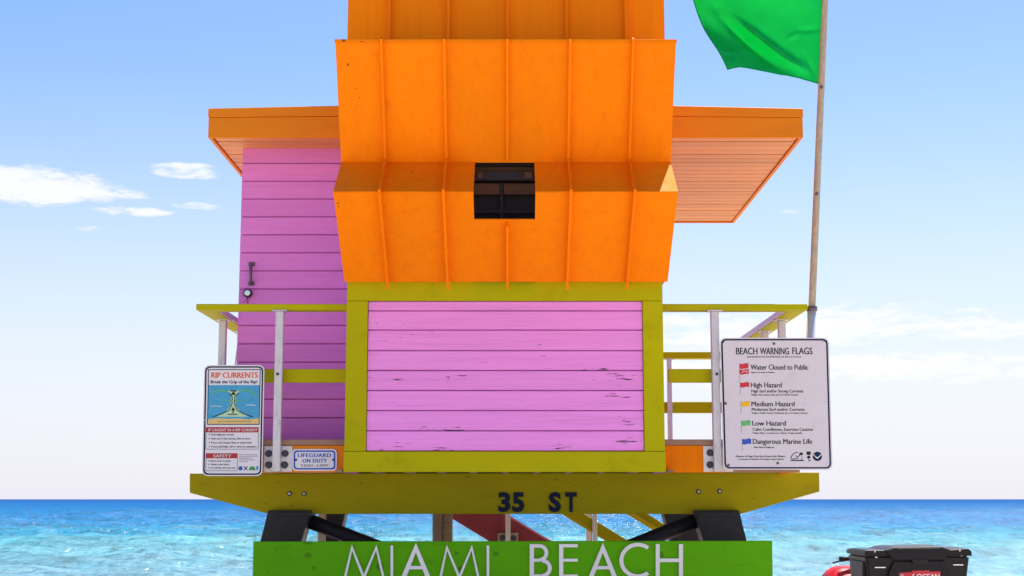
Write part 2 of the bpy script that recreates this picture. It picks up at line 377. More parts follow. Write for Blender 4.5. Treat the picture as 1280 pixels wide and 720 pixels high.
def strip_poly(pts, w, closed=False):
    """thin polyline of pixel points as quads"""
    out = []
    n = len(pts)
    for i in range(n if closed else n - 1):
        (x0, y0), (x1, y1) = pts[i], pts[(i + 1) % n]; L = math.hypot(x1 - x0, y1 - y0) or 1
        nx, ny = -(y1 - y0) / L * w / 2, (x1 - x0) / L * w / 2
        out.append([(x0 + nx, y0 + ny), (x1 + nx, y1 + ny), (x1 - nx, y1 - ny), (x0 - nx, y0 - ny)])
    return out
def rounded(x0, y0, x1, y1, r, n=5):
    p = []
    for cx, cy, a0 in ((x1 - r, y0 + r, -90), (x1 - r, y1 - r, 0), (x0 + r, y1 - r, 90), (x0 + r, y0 + r, 180)):
        for k in range(n + 1):
            t = R(a0 + 90 * k / n); p.append((cx + r * math.cos(t), cy + r * math.sin(t)))
    return p
def ring_polys(o, i):
    n = len(o); return [[o[k], o[(k + 1) % n], i[(k + 1) % n], i[k]] for k in range(n)]
CAPH = None
def text(s, x0, base, width, cap, Y, mat, parent, name='lettering', bold=0., depth=0., space=1.):
    """lettering: left edge x0, baseline, width and cap height in photo pixels on plane Y"""
    global CAPH
    def build(st):
        cu = bpy.data.curves.new('t', 'FONT'); cu.body = st; cu.size = 1; cu.resolution_u = 3; cu.offset = bold if depth else 0; cu.space_character = space
        if depth: cu.extrude = .5
        o = bpy.data.objects.new('t', cu); COL.objects.link(o)
        dg = bpy.context.evaluated_depsgraph_get(); me = bpy.data.meshes.new_from_object(o.evaluated_get(dg))
        bpy.data.objects.remove(o); bpy.data.curves.remove(cu); return me
    if CAPH is None:
        me = build('H'); CAPH = max(v.co.y for v in me.vertices); bpy.data.meshes.remove(me)
    me = build(s)
    xs = [v.co.x for v in me.vertices]; a, b = min(xs), max(xs)
    X0, Z0 = U(x0, base, Y); X1, _ = U(x0 + width, base, Y); _, Z1 = U(x0, base - cap, Y)
    kx = (X1 - X0) / (b - a); kz = (Z1 - Z0) / CAPH
    for v in me.vertices:
        v.co = ((v.co.x - a) * kx + X0, Y - (v.co.z + .5) * depth if depth else Y, v.co.y * kz + Z0)
    bm = bmesh.new(); bm.from_mesh(me)
    if bold and not depth:                          # heavier face: a second impression a hair to the side
        for k, v in enumerate(me.vertices): v.co.x += bold * kx * 1.3; v.co.y -= .0004
        bm.from_mesh(me)
    bpy.data.meshes.remove(me)
    if depth:
        bmesh.ops.remove_doubles(bm, verts=bm.verts[:], dist=1e-6); bmesh.ops.recalc_face_normals(bm, faces=bm.faces[:])
    return from_bm(name, bm, mat, parent)

# ================================================================== ground and sea
def sheet(name, xs, ys, zf, mat, smooth=True):
    xs = np.asarray(xs); ys = np.asarray(ys); XX, YY = np.meshgrid(xs, ys)
    ZZ = zf(XX, YY); co = np.stack([XX, YY, ZZ], -1).reshape(-1, 3)
    nx, ny = len(xs), len(ys); i = np.arange(nx * ny).reshape(ny, nx)
    q = np.stack([i[:-1, :-1], i[:-1, 1:], i[1:, 1:], i[1:, :-1]], -1).reshape(-1, 4)
    me = bpy.data.meshes.new(name); me.from_pydata(co.tolist(), [], q.tolist()); me.materials.append(mat)
    if smooth: me.polygons.foreach_set('use_smooth', [True] * len(me.polygons))
    return link(bpy.data.objects.new(name, me), (0, 0, 0))
rng = np.random.default_rng(3)
def sandz(x, y):
    z = np.interp(y, [-400, 20, 44, 90, 200], [0, 0, -1.45, -3.2, -6])
    n = sum(np.sin(x * rng.uniform(.2, 1.6) + y * rng.uniform(-1.6, 1.6) + rng.uniform(0, 6)) for _ in range(14)) / 14
    away = np.clip((np.hypot(x - .5, y - 13) - 5) / 3, 0, 1)       # level where the tower and the vehicle stand
    return z + n * .10 * away
xs = np.concatenate([-np.geomspace(1500, 31, 30), np.linspace(-30, 30, 121), np.geomspace(31, 1500, 30)])
ys = np.concatenate([-np.geomspace(1500, 21, 30), np.linspace(-20, 60, 161), np.linspace(65, 200, 20)])
tag(sheet('sand', xs, ys, sandz, SAND), kind='structure')
SEAZ = -1.3
def polar_sea():
    d = np.concatenate([np.linspace(40, 52, 16)[:-1], 52 * (420 / 52.) ** np.linspace(0, 1, 560), np.geomspace(440, 40000, 60)])
    a = np.concatenate([np.linspace(-84, -26, 60)[:-1], np.linspace(-26, 26, 620), np.linspace(26, 84, 60)[1:]])
    A, D = np.meshgrid(np.radians(a), d); XX, YY = D * np.sin(A), D * np.cos(A)
    Zz = np.zeros_like(XX); step = np.gradient(d)[:, None]
    for k in range(46):
        lam = 1.3 * (17 / 1.3) ** rng.uniform(0, 1); th = rng.normal(0, .62); amp = .010 * lam ** .55
        kx, ky = math.sin(th) * 2 * math.pi / lam, math.cos(th) * 2 * math.pi / lam
        ph = XX * kx + YY * ky + rng.uniform(0, 6.28)
        w = 1 - 2 * np.abs(np.sin(ph / 2)) ** .8 if lam < 6 else np.cos(ph)
        Zz += amp * w * np.clip((lam / (2.6 * step)) - .6, 0, 1)
    swell = sum(.05 * np.maximum(0, np.cos((YY + 3 * np.sin(XX * .05 + q)) * 2 * np.pi / lam + q)) ** 3 for lam, q in ((23., .4), (31., 2.1)))
    Zz += swell * np.clip((420 - D) / 250, 0, 1)
    Zz *= np.clip((D - 40) / 8, .15, 1)
    co = np.stack([XX, YY, Zz + SEAZ], -1).reshape(-1, 3); ny, nx = XX.shape
    i = np.arange(nx * ny).reshape(ny, nx)
    q = np.stack([i[:-1, :-1], i[:-1, 1:], i[1:, 1:], i[1:, :-1]], -1).reshape(-1, 4)
    me = bpy.data.meshes.new('sea'); me.vertices.add(len(co)); me.vertices.foreach_set('co', co.ravel())
    me.loops.add(q.size); me.loops.foreach_set('vertex_index', q.ravel().astype(np.int32))
    me.polygons.add(len(q)); me.polygons.foreach_set('loop_start', np.arange(0, q.size, 4, dtype=np.int32))
    me.polygons.foreach_set('use_smooth', np.ones(len(q), bool))
    me.update(); me.validate(); me.materials.append(SEA)
    return link(bpy.data.objects.new('sea', me), (0, 0, 0))
tag(polar_sea(), kind='structure')

# ================================================================== lifeguard tower
CX = X(632.5, 450, 11.1)                           # middle of the tower
tower = empty('lifeguard_tower', (CX, 13, 0), 'orange, pink and olive lifeguard tower on dark legs with flat roof wings', 'lifeguard tower')
YB = 11.10                                         # front of the boxed bay
YR = 11.28                                         # railing posts
YW = 11.92                                         # purple wall
YM = 12.05                                         # big beam
DECK = Z(549, YR)                                  # deck top
# ---- boxed front bay
bx0, bx1 = X(430, 585, YB), X(831.5, 585, YB)
zb0, zb1 = Z(590, YB), Z(351, YB) + .05
zi0, zi1 = Z(564, YB), Z(376, YB)
ix0, ix1 = X(458.5, 470, YB), X(804.5, 470, YB)
bay = box('front_bay', bx0 + .012, bx1 - .012, YB + .05, 12.6, zb0 + .012, 4.5, INNER, tower, 0)
box('frame_board', bx0, bx1, YB, YB + .05, zi1 + .002, zb1, OLIVE, bay)
box('frame_board', bx0 - .004, bx1 + .004, YB - .004, YB + .05, zb0, zi0 - .002, OLIVE, bay)
box('frame_board', bx0, ix0, YB, YB + .05, zi0, zi1, OLIVE, bay)
box('frame_board', ix1, bx1, YB, YB + .05, zi0, zi1, OLIVE, bay)
lines = [564, 538.2, 512.9, 487.8, 462.8, 437.9, 412.2, 388.2, 376]
def lap_boards(zs, xa, xb, Y, mat, parent, th=.022):
    for i in range(len(zs) - 1):
        z0, z1 = zs[i], zs[i + 1]
        zt = z1 - .004
        w = random.uniform(-.0015, .0015)
        pts = [(Y + .004 + w, z0 + .004), (Y + w, z0 + .007), (Y + .004 + w, zt - .005), (Y + .010, zt), (Y + th, zt), (Y + th, z0)]
        prism('siding_board', pts, xa, xb, mat, parent, 0, 'X')
zs = [Z(l, YB + .02) for l in lines]
lap_boards(zs, ix0 + .004, ix1 - .004, YB + .018, PINK, bay)
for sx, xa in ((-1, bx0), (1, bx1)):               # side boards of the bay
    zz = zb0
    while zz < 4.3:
        box('side_board', xa, xa + .012 * -sx, YB + .055, 12.61, zz, min(zz + .150, 4.4), PINK_SHADE, bay, .002); zz += .1525
cxp = [U(432.6, 353, 11.0), U(433.6, 366, 11.0), U(431.6, 430, 11.0), U(430.6, 480, 11.0), U(429.4, 540, 11.0), U(430.4, 575, 11.0), U(427, 590, 11.0)]
tube('cable', [(a, YB + .04, b) for a, b in cxp], .008, BOLT, tower, 6)

# ---- orange metal cladding that folds out over the bay
WC = 2.478
P_top1 = YZ(0, 395.0, WC - .02); P_top0 = YZ(50, 397, WC - .02)
prof = [YZ(351.5, 404.4, WC), YZ(240, 431.2, WC), YZ(203, 412.2, WC), YZ(50, 426.3, WC)]
cx0, cx1 = CX - WC / 2, CX + WC / 2
zlip = prof[3][1]
back = 11.35
shell_pts = [(a + .02, b) for a, b in prof]
shell_pts[0] = (prof[0][0] + .016, prof[0][1] + .012)
shell_pts[3] = (prof[3][0] + .014, prof[3][1] - .03)
ytop = P_top0[0]
poly = shell_pts + [(ytop + .03, zlip - .03), (ytop + .03, 6.5), (12.9, 6.55), (12.9, 4.4), (back, 4.4), (back, prof[0][1] + .012)]
# window opening
wx0, wx1 = X(592, 240, prof[1][0]), X(669, 240, prof[1][0])
def zy_at(py):                                     # point of the lower slope at photo row py
    (y0, z0), (y1, z1) = prof[0], prof[1]
    best = min(((abs(Z(py, y0 + (y1 - y0) * t) - (z0 + (z1 - z0) * t)), t) for t in np.linspace(0, 1, 400)))[1]
    return y0 + (y1 - y0) * best, z0 + (z1 - z0) * best
WB = zy_at(274)
def xz_poly_solid(name, yz, xa, xb, mat, parent): return prism(name, yz, xa, xb, mat, parent, 0, 'X')
clad = empty('metal_cladding', (CX, 11.2, prof[0][1]), parent=tower)
for o_, xa, xb in (('core', cx0 + .012, wx0 - .02), ('core', wx1 + .02, cx1 - .012)):
    xz_poly_solid('core_wall', poly, xa, xb, ORANGE, clad)
# core between, above and below the window
wz0, wz1 = WB[1] - .012, prof[2][1] + .012
lowp = [shell_pts[0], (WB[0] + .022, WB[1] - .012), (back, WB[1] - .012), (back, prof[0][1] + .012)]
upp = [(prof[2][0] + .021, prof[2][1] + .012), shell_pts[3], (ytop + .03, zlip - .03), (ytop + .03, 6.5), (12.9, 6.55), (12.9, 4.4), (back, 4.4), (back, prof[2][1] + .012)]
xz_poly_solid('core_wall', lowp, wx0 - .0205, wx1 + .0205, INNER, clad)
xz_poly_solid('core_wall', upp, wx0 - .0205, wx1 + .0205, INNER, clad)
# panels: six columns by folds
pitch = .4565
rx = [X(634, 240, prof[1][0]) + pitch * k for k in (-2, -1, 0, 1, 2)]
cols = [cx0] + rx + [cx1]
TH = .006
def panel(quad_yz, xa, xb, mat=ORANGE):
    (y0, z0), (y1, z1) = quad_yz
    n = Vector((0, -(z1 - z0), (y1 - y0))); n = n.normalized() * TH
    if n.y > 0: n = -n
    bm = bmesh.new(); nx = 4; g0 = .0015; grid = []
    xs = [xa + g0 + (xb - xa - 2 * g0) * i / nx for i in range(nx + 1)]
    ph = random.uniform(0, 6)
    for j in range(4):
        t = j / 3; row = []
        for i, xx in enumerate(xs):
            oil = (.0035 * math.sin(ph + i * 1.7 + j * 1.3) if 0 < i < nx and 0 < j < 3 else 0)     # slight oil-canning of sheet metal
            row.append(bm.verts.new((xx, y0 + (y1 - y0) * t + n.y * (1 + oil / TH), z0 + (z1 - z0) * t + n.z * (1 + oil / TH))))
        grid.append(row)
    for j in range(3):
        for i in range(nx): bm.faces.new((grid[j][i], grid[j][i + 1], grid[j + 1][i + 1], grid[j + 1][i]))
    bd = [e for e in bm.edges if e.is_boundary]
    r = bmesh.ops.extrude_edge_only(bm, edges=bd)
    for v in r['geom']:
        if isinstance(v, bmesh.types.BMVert): v.co -= n * 1.6
    bmesh.ops.recalc_face_normals(bm, faces=bm.faces[:])
    return from_bm('metal_panel', bm, mat, clad)
for k in range(6):
    xa, xb = cols[k], cols[k + 1]
    if k in (2, 3):
        a0, a1 = (xa, wx0) if k == 2 else (wx1, xb)
        panel((prof[0], WB), xa, xb); panel((WB, prof[1]), a0, a1); panel((prof[1], prof[2]), a0, a1)
    else:
        panel((prof[0], prof[1]), xa, xb); panel((prof[1], prof[2]), xa, xb)
    panel((prof[2], prof[3]), xa, xb)
tx0, tx1 = CX - WC / 2 + .01, CX + WC / 2 - .01
tcols = [tx0] + rx + [tx1]
for k in range(6): panel(((ytop, zlip - .06), (P_top1[0] + .0, 6.56)), tcols[k], tcols[k + 1])
box('lip_flashing', cx0 - .003, cx1 + .003, prof[3][0] - TH - .004, prof[3][0] + .02, zlip - .022, zlip + .003, ORANGE, clad, .002)
box('lip_shelf', cx0, cx1, prof[3][0] + .021, ytop + .02, zlip - .02, zlip - .003, ORANGE, clad, 0)
for pt in (prof[1], prof[2]):
    for xa, xb in ((cx0, wx0), (wx1, cx1)):
        tube('fold_bead', [(xa, pt[0] - TH * .9, pt[1]), (xb, pt[0] - TH * .9, pt[1])], .005, ORANGE, clad, 6)
def rib(pts, x):
    """standing seam: upright web with a folded-over head, following the profile"""
    bm = bmesh.new(); sec = [(-.005, .0), (-.005, .042), (-.009, .045), (-.009, .054), (.009, .054), (.009, .045), (.005, .042), (.005, .0)]
    nrm = []
    for i in range(len(pts)):
        a = Vector(pts[max(i - 1, 0)]); b = Vector(pts[min(i + 1, len(pts) - 1)])
        if 0 < i < len(pts) - 1:
            d1 = (Vector(pts[i]) - a).normalized(); d2 = (b - Vector(pts[i])).normalized(); d = (d1 + d2).normalized()
            k = 1 / max(.5, d.dot(d1))
        else: d = (b - a).normalized(); k = 1
        n = Vector((-d.y, d.x));  n = n if n.x < 0 else -n
        nrm.append(n * k)
    rings = [[bm.verts.new((x + sx, p[0] + n.x * h, p[1] + n.y * h)) for sx, h in sec] for p, n in zip(pts, nrm)]
    for i in range(len(pts) - 1):
        for k in range(len(sec)): bm.faces.new((rings[i][k], rings[i][(k + 1) % 8], rings[i + 1][(k + 1) % 8], rings[i + 1][k]))
    bm.faces.new(rings[0]); bm.faces.new(rings[-1][::-1]); bmesh.ops.recalc_face_normals(bm, faces=bm.faces[:])
    return from_bm('seam_rib', bm, ORANGE, clad)
ext = (Vector(prof[0]) - Vector(prof[1])).normalized() * .035
low_end = (prof[0][0] + ext.x, prof[0][1] + ext.y)
for k, xx in enumerate(rx):
    up = (prof[3][0] - .0, prof[3][1] + .02)
    if k == 2:
        rib([low_end, (WB[0] + .012, WB[1] - .01)], xx)
        rib([(prof[2][0], prof[2][1] + .02), up], xx)
    else: rib([low_end, prof[1], prof[2], up], xx)
    rib([(ytop, zlip - .02), (P_top1[0], 6.56)], xx)
# window recess with dark timber framing inside
wn = box('window', wx0 - .02, wx1 + .02, 10.98, 11.0, wz0 + .002, wz1 - .002, INNER, tower, 0)
wzc = Z(240, 10.9)
yi = 10.86
box('window_rail', wx0 - .018, wx1 + .018, yi, yi + .05, Z(216, yi), Z(207, yi), INWOOD, wn, .003)
box('window_rail', wx0 - .018, wx1 + .018, yi - .06, yi - .02, Z(227, yi), Z(216.5, yi), INNER, wn, .003)
box('window_mullion', X(625, 240, yi), X(629, 240, yi), yi + .02, yi + .06, wz0 + .004, Z(227, yi), INNER, wn, .003)
box('window_rail', wx0 - .018, X(624.5, 240, yi), yi + .03, yi + .06, Z(242, yi), Z(228, yi), INWOOD, wn, .003)
box('window_rail', X(629.5, 240, yi), wx1 + .018, yi + .03, yi + .06, Z(242, yi), Z(228, yi), INWOOD, wn, .003)
box('window_rail', wx0 - .018, wx1 + .018, yi + .02, yi + .05, Z(266, yi), Z(261, yi), INNER, wn, .003)
box('window_catch', X(597, 220, yi), X(603.5, 220, yi), yi - .075, yi - .061, Z(225, yi), Z(217.5, yi), INWOOD, wn, .003)
box('window_catch', X(655.5, 220, yi), X(665, 220, yi), yi - .075, yi - .061, Z(225.5, yi), Z(217.5, yi), INWOOD, wn, .003)

# ---- purple cabin behind
wl = X(303, 200, YW)
CAB_B = 14.35
cab = box('cabin_wall', wl + .026, bx1 - .06, YW + .026, CAB_B - .026, DECK + .004, 4.55, PINK_SHADE, tower, 0)
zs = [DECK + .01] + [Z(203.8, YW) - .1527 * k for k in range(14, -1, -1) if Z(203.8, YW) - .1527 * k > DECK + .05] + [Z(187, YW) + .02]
lap_boards(zs, wl, bx0 + .06, YW, PINK_SHADE, cab)
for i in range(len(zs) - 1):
    box('side_board', wl, wl + .022, YW + .026, CAB_B, zs[i], zs[i + 1] - .004, PINK_SHADE, cab, .002)
    box('side_board', bx1 - .06, bx1 - .038, 12.612, CAB_B, zs[i], zs[i + 1] - .004, PINK_SHADE, cab, .002)
# pull handle and disc lock on the cabin hatch
hx = X(314.5, 340, YW)
hb = tube('pull_handle', [(hx, YW + .003, Z(331, YW)), (hx, YW - .04, Z(333, YW)), (hx, YW - .045, Z(343, YW)), (hx, YW - .04, Z(353, YW)), (hx, YW + .003, Z(355.5, YW))], .013, HANDLE, tower, 8)
for py in (330, 354.5): box('handle_plate', hx - .027, hx + .027, YW - .008, YW + .004, Z(py + 2.5, YW), Z(py - 2.5, YW), HANDLE, hb, .003)
lx, lz = U(310.3, 367, YW)
lk = from_bm('disc_lock', disc_bm(lx, YW - .012, lz, .038, .03, 20), BOLT, None, False)
tag(lk, 'round disc lock with silver face on the purple cabin wall', 'lock')
from_bm('lock_face', disc_bm(lx, YW - .041, lz + .002, .024, .006, 16), LOCKS, lk)
board_between('hasp', (lx - .005, YW - .012, lz - .02), (lx - .05, YW - .012, lz - .075), .02, .02, PINK_SHADE, lk, .003, (0, 1, 0))
tube('lock_wire', [(lx, YW - .03, lz - .02), (lx + .003, YW - .02, lz - .09)], .004, BOLT, lk, 6)
cw = [(299, 413), (297.6, 425), (296, 440), (294.5, 452), (293, 470)]
tube('cable', [(X(a, b, YW + .1), YW + .1, Z(b, YW + .1)) for a, b in cw], .006, GALV, tower, 6)

# ---- flat roof wings
YF, YBK = 11.5, 15.2
r0, r1 = X(260, 172, YF), X(1004, 172, YF)
zr = Z(172, YF)
zt_e, zt_c = Z(135.8, YF), Z(129.5, YF)
roof = prism('roof', [(r0 + .06, zr + .05), (r1 - .06, zr + .05), (r1 - .06, zt_e - .012), (CX, zt_c + .015), (r0 + .06, zt_e - .012)], YF + .06, YBK - .06, FASCIA, tower, 0)
seam = 146.5
def fasc(xa, xb, za0, za1, zb0_, zb1_, y, name='fascia_board'):
    return prism(name, [(xa, za0), (xb, zb0_), (xb, zb1_), (xa, za1)], y, y + .03, FASCIA, roof, .003)
zse, zsc = Z(146.6, YF), Z(143, YF)
for xa, xb, ea, eb, sa, sb in ((r0, CX, zt_e, zt_c + .012, zse, zsc), (CX, r1, zt_c + .012, zt_e, zsc, zse)):
    fasc(xa, xb, zr, sa - .003, zr, sb - .003, YF)
    fasc(xa - (.004 if xa == r0 else 0), xb + (.004 if xb == r1 else 0), sa, ea, sb, eb, YF - .006, 'drip_edge')
    fasc(xa, xb, zr, ea, zr, eb, YBK - .03)
for xa in (r0, r1 - .03):
    box('fascia_board', xa, xa + .03, YF + .031, YBK - .031, zr - .001, zt_e - .002, FASCIA, roof, .003)
yy = YF + .034; nb = 24; wbd = (YBK - YF - .07) / nb
for k in range(nb):
    box('soffit_board', r0 + .034, r1 - .034, yy + .006, yy + wbd - .010, zr + .012 + random.uniform(-.002, .002), zr + .03, SOFFIT, roof, .004); yy += wbd
box('soffit_backing', r0 + .034, r1 - .034, YF + .034, YBK - .034, zr + .028, zr + .049, INWOOD, roof, 0)

# ---- deck, rim and beams
dx0, dx1 = X(262, 560, YR), X(1003, 560, YR)
YREAR = 14.95
zp0 = Z(556.2, YR)
deck = prism('deck', [(dx0 + .05, Z(588, YR)), (dx1 - .05, Z(588, YR)), (dx1 - .05, zp0 - .004), (dx0 + .05, zp0 - .004)], YR + .12, YREAR - .1, RAW, tower, 0)
yy = YR + .035
while yy < YREAR:
    box('deck_plank', dx0, dx1, yy, yy + .136, zp0, DECK, DECKW, deck, .004); yy += .142
zrim0, zrim1 = Z(590.5, YR), zp0 - .002
xr0, xr1 = X(264, 570, YR), X(1001, 570, YR)
for xa, xb, m_ in ((xr0, X(430, 570, YR), FASCIA), (X(832, 570, YR), X(905, 570, YR), ORANGE), (X(905.3, 570, YR), xr1, DECKW)):
    box('rim_board', xa, xb, YR + .05, YR + .09, zrim0, zrim1, m_, deck, .003)
for xa in (xr0, xr1 - .04): box('rim_board', xa, xa + .04, YR + .091, YREAR - .02, zrim0, zrim1, ORANGE, deck, .003)
for pa, pb, bl in ((329, 364.2, ((336, 567), (356.6, 567), (336, 581.2), (356, 581.2))), (880, 917, ((887.5, 566), (887.5, 581)))):
    box('post_plate', X(pa, 570, YR), X(pb, 570, YR), YR + .042, YR + .05, zrim0 + .006, zrim1 - .004, WHITEP, deck, .002)
    for a, b in bl: bolt(a, b, YR + .042, 4.3, deck, depth=.018)
beam = prism('beam', [U(237, 592, YM), U(1024, 590.5, YM), U(1024.5, 614.5, YM), U(926, 642.5, YM), U(336, 642.5, YM), U(237, 616, YM)], YM, YM + .09, OLIVE_SHADE, tower, .005)
for a, b in ((362, 617), (380.4, 617), (873, 614.4), (899.4, 614)):
    cx_, cz_ = U(a, b, YM)
    from_bm('washer', disc_bm(cx_, YM + .003, cz_, .021, .008), BOLT, beam); from_bm('bolt', disc_bm(cx_, YM - .004, cz_, .011, .02, 6), GALV, beam)
rearb = prism('beam', [(dx0 - .04, 1.72), (dx0 - .04, 1.838), (dx1 + .04, 1.838), (dx1 + .04, 1.72), (dx1 - .5, 1.56), (dx0 + .5, 1.56)], 14.55, 14.64, OLIVE_SHADE, tower, .005)
for k in range(9):
    xx = dx0 + .35 + k * (dx1 - dx0 - .7) / 8
    box('joist', xx - .022, xx + .022, YM + .091, 14.549, 1.70, 1.838, RAW, deck, .003)
xx0, xx1 = X(432, 590, YM), X(830, 590, YM)
for k in range(11):                                # blocks between beam and bay
    a = xx0 + .03 + (xx1 - xx0 - .1) * k / 10
    box('spacer_block', a, a + .05, YB + .02, YM + .08, Z(592.3, YM) - .002, zb0 + .014, RAW, bay, .002)
box('bay_floor', bx0 + .03, bx1 - .03, YM + .10, 12.5, Z(591.8, YM), zb0 + .0125, INNER, bay, 0)
for s_, x0p, w_ in (('35', 623, 32.5), ('ST', 686, 35)):
    for ch, xx, ww in (((s_[0], x0p, 15.0 if s_ == '35' else 15.2), (s_[1], x0p + (17.3 if s_ == '35' else 20.6), 15.0 if s_ == '35' else 14.4))):
        text(ch, xx, 638.6, ww, 23.2, YM - .001, NAVYL, beam, 'number' if s_ == '35' else 'letter', .045, .012)

# ---- railings
zt0, zt1 = Z(388, YR), Z(380.5, YR)
lX, rX = X(245, 384, YR - .03), X(1009.5, 384, YR - .03)
RB = .14
for xa, xb, sgn in ((lX, bx0 - .002, -1), (bx1 + .002, rX, 1)):
    rail = prism('railing', [(xa, zt0), (xb, zt0), (xb, zt1), (xa, zt1)], YR - .03, YR + RB - .03, OLIVE, tower, .004)
    sxx = lX if sgn < 0 else rX - RB
    box('side_rail', sxx, sxx + RB, YR + RB - .028, YREAR - .1, zt0, zt1, OLIVE, rail, .004)
    e = sxx + RB + .002 if sgn < 0 else sxx - .014
    box('rail_edge_strip', e, e + .012, YR + RB - .026, YREAR - .1, zt0 + .003, zt1 + .004, GALV, rail, .002)
    zm0, zm1 = Z(478, YR + .05), Z(461, YR + .05)
    box('mid_rail', max(xa + .06, -9), xb if sgn < 0 else xb - .06, YR + .062, YR + .1, zm0, zm1, OLIVE, rail, .004)
    ms = lX + .05 if sgn < 0 else rX - .09
    box('mid_rail', ms, ms + .04, YR + .102, YREAR - .1, zm0, zm1, OLIVE, rail, .004)
    def post(x, y, zb, zt, w=.062):
        p = box('post', x - w / 2, x + w / 2, y, y + w, zb, zt - .008, GALV, rail, .005)
        q = box('post_cap', x - w * .95, x + w * .95, y - .02, y + w + .02, zt - .0085, zt + .002, GALV, rail, .003)
        return p
    fx = X(348, 480, YR) if sgn < 0 else X(895, 480, YR)
    post(fx, YR - .021, zrim0 + .004, zt0)
    bolt(347 if sgn < 0 else 896, 467.5, YR - .021, 1.9, rail, depth=.012)
    for yc in (11.85, 12.65, 13.5, 14.4):
        xc = lX + .09 if sgn < 0 else rX - .09
        post(xc, yc, zrim0 + .004, zt0, .06)
rr = box('rear_railing', lX, rX, YREAR - .1, YREAR + .04, Z(449, YREAR), Z(441, YREAR), OLIVE, tower, .004)
box('mid_rail', lX + .05, rX - .05, YREAR - .03, YREAR + .01, Z(516.5, YREAR), Z(502.5, YREAR), OLIVE, rr, .004)
for px in (836, 905, 700, 420):
    xx = X(px, 480, YREAR)
    box('post', xx - .024, xx + .024, YREAR - .08, YREAR - .032, 1.86, Z(449, YREAR) + .002, GALV, rr, .004)
    box('post_cap', xx - .05, xx + .05, YREAR - .095, YREAR - .02, Z(450.3, YREAR), Z(449, YREAR) + .001, GALV, rr, .002)

# ---- legs
def leg(px_top0, px_top1, px_b0, px_b1, Y, depth, mat_low, zbot=-.25, bot_shift=0.):
    """steel shoe under the beam and a splayed leg down into the sand"""
    a0, z_t = U(px_top0, 643, Y); a1, _ = U(px_top1, 643, Y); b0, z_b = U(px_b0, 677, Y); b1, _ = U(px_b1, 677, Y)
    z_t = 1.56
    sh = prism('leg', [(a0, z_t), (a1, z_t), (b1 + (b1 - a1) * .1, z_b - .03), (b0 + (b0 - a0) * .1, z_b - .03)], Y, Y + depth, DARK, tower, .006)
    k = (z_b - zbot) / (z_t - z_b)
    c0, c1 = b0 + (b0 - a0) * k, b1 + (b1 - a1) * k
    prism('leg_timber', [(b0 + .015, z_b), (b1 - .015, z_b), (c1 - .015, zbot), (c0 + .015, zbot)], Y + .02, Y + depth - .02, mat_low, sh, .006)
    return sh
YL = 11.95
l1 = leg(335, 388, 325, 376, YL, .30, PINK_SHADE)
l2 = leg(868, 924, 880, 934, YL, .30, PINK_SHADE)
l3 = leg(408, 433, 398, 423, 14.45, .28, PINK_SHADE)
l4 = leg(828, 866, 839, 877, 14.45, .28, PINK_SHADE)
for l, xs_ in ((l1, (384, 652)), (l2, (876, 652))):
    box('shoe_plate', X(xs_[0] - 40 if xs_[0] < 600 else xs_[0] - 4, 645, YL), X(xs_[0] + 4 if xs_[0] < 600 else xs_[0] + 40, 645, YL), YL - .012, YL + .29, Z(645.5, YL), 1.545, DARK, l, .003)
def brace(p, q, parent): tube('brace', [p, q], .062, DARK, parent, 12)
brace((X(383, 648, 12.15), 12.15, Z(650, 12.15)), (X(560, 709, 12.5), 12.55, Z(718, 12.55)), l1)
brace((X(872, 652, 12.15), 12.15, Z(650, 12.15)), (X(700, 712, 12.5), 12.55, Z(718, 12.55)), l2)
bm_pts = [U(418, 643, 14.5)]
# middle support posts
box('support_post', X(540.5, 660, 14.3), X(552.5, 660, 14.3), 14.3, 14.42, -.25, 1.835, RAWV, tower, .006)
box('support_post', X(397, 660, 14.2), X(406, 660, 14.2), 14.2, 14.3, -.25, 1.80, RAWV, tower, .006)
box('support_post', X(552.9, 660, 14.3), X(565, 660, 14.3), 14.34, 14.46, -.25, 1.835, RAW, tower, .006)
# ---- stairs behind, going down to the right
YS = 15.25
st = empty('staircase', (X(600, 640, YS), YS + .5, 0), parent=tower)
def sp(px, py, y=YS): a, b = U(px, py, y); return (a, y, b)
A0 = Vector(sp(612, 652)); dirv = (Vector(sp(689, 675)) - Vector(sp(638.6, 644))).normalized()
top = A0 - dirv * ((1.95 - A0.z) / -dirv.z)
bot = A0 + dirv * ((A0.z + .05) / -dirv.z)
for y in (YS, YS + 1.1):
    board_between('stringer', Vector((top.x, y + .022, top.z - .02)), Vector((bot.x, y + .022, bot.z)), .325, .044, REDP, st)
nst = 9
for k in range(nst):
    p = top.lerp(bot, (k + .6) / nst); box('tread', p.x - .14, p.x + .14, YS + .045, YS + 1.099, p.z + .02, p.z + .06, DECKW, st, .004)
for y, px_off in ((YS - .03, 0), (YS + 1.16, 0)):
    for off, wd in ((.61, .115), (1.03, .075)):
        a = Vector((top.x, y, top.z + off)); b = Vector((bot.x, y, bot.z + off))
        board_between('stair_rail', a, b, wd, .04, OLIVE_SHADE, st)
for px in (635, 743):
    xx = X(px, 660, YS); zc = top.z + (xx - top.x) * dirv.z / dirv.x
    for y in (YS - .105, YS + 1.19):
        box('stair_post', xx - .024, xx + .024, y, y + .05, zc - .35, zc + 1.1, GALV, st, .004)
        box('post_plate', xx - .105, xx + .105, y + .052, y + .0745 if y < YS else y + .06, zc - .19, zc + .0, RAWV, st, .002)
        if y < YS:
            for dx in (-.06, .06):
                for dz in (-.14, -.05): from_bm('bolt', disc_bm(xx + dx, y + .055, zc + dz, .03, .02), BOLT, st)
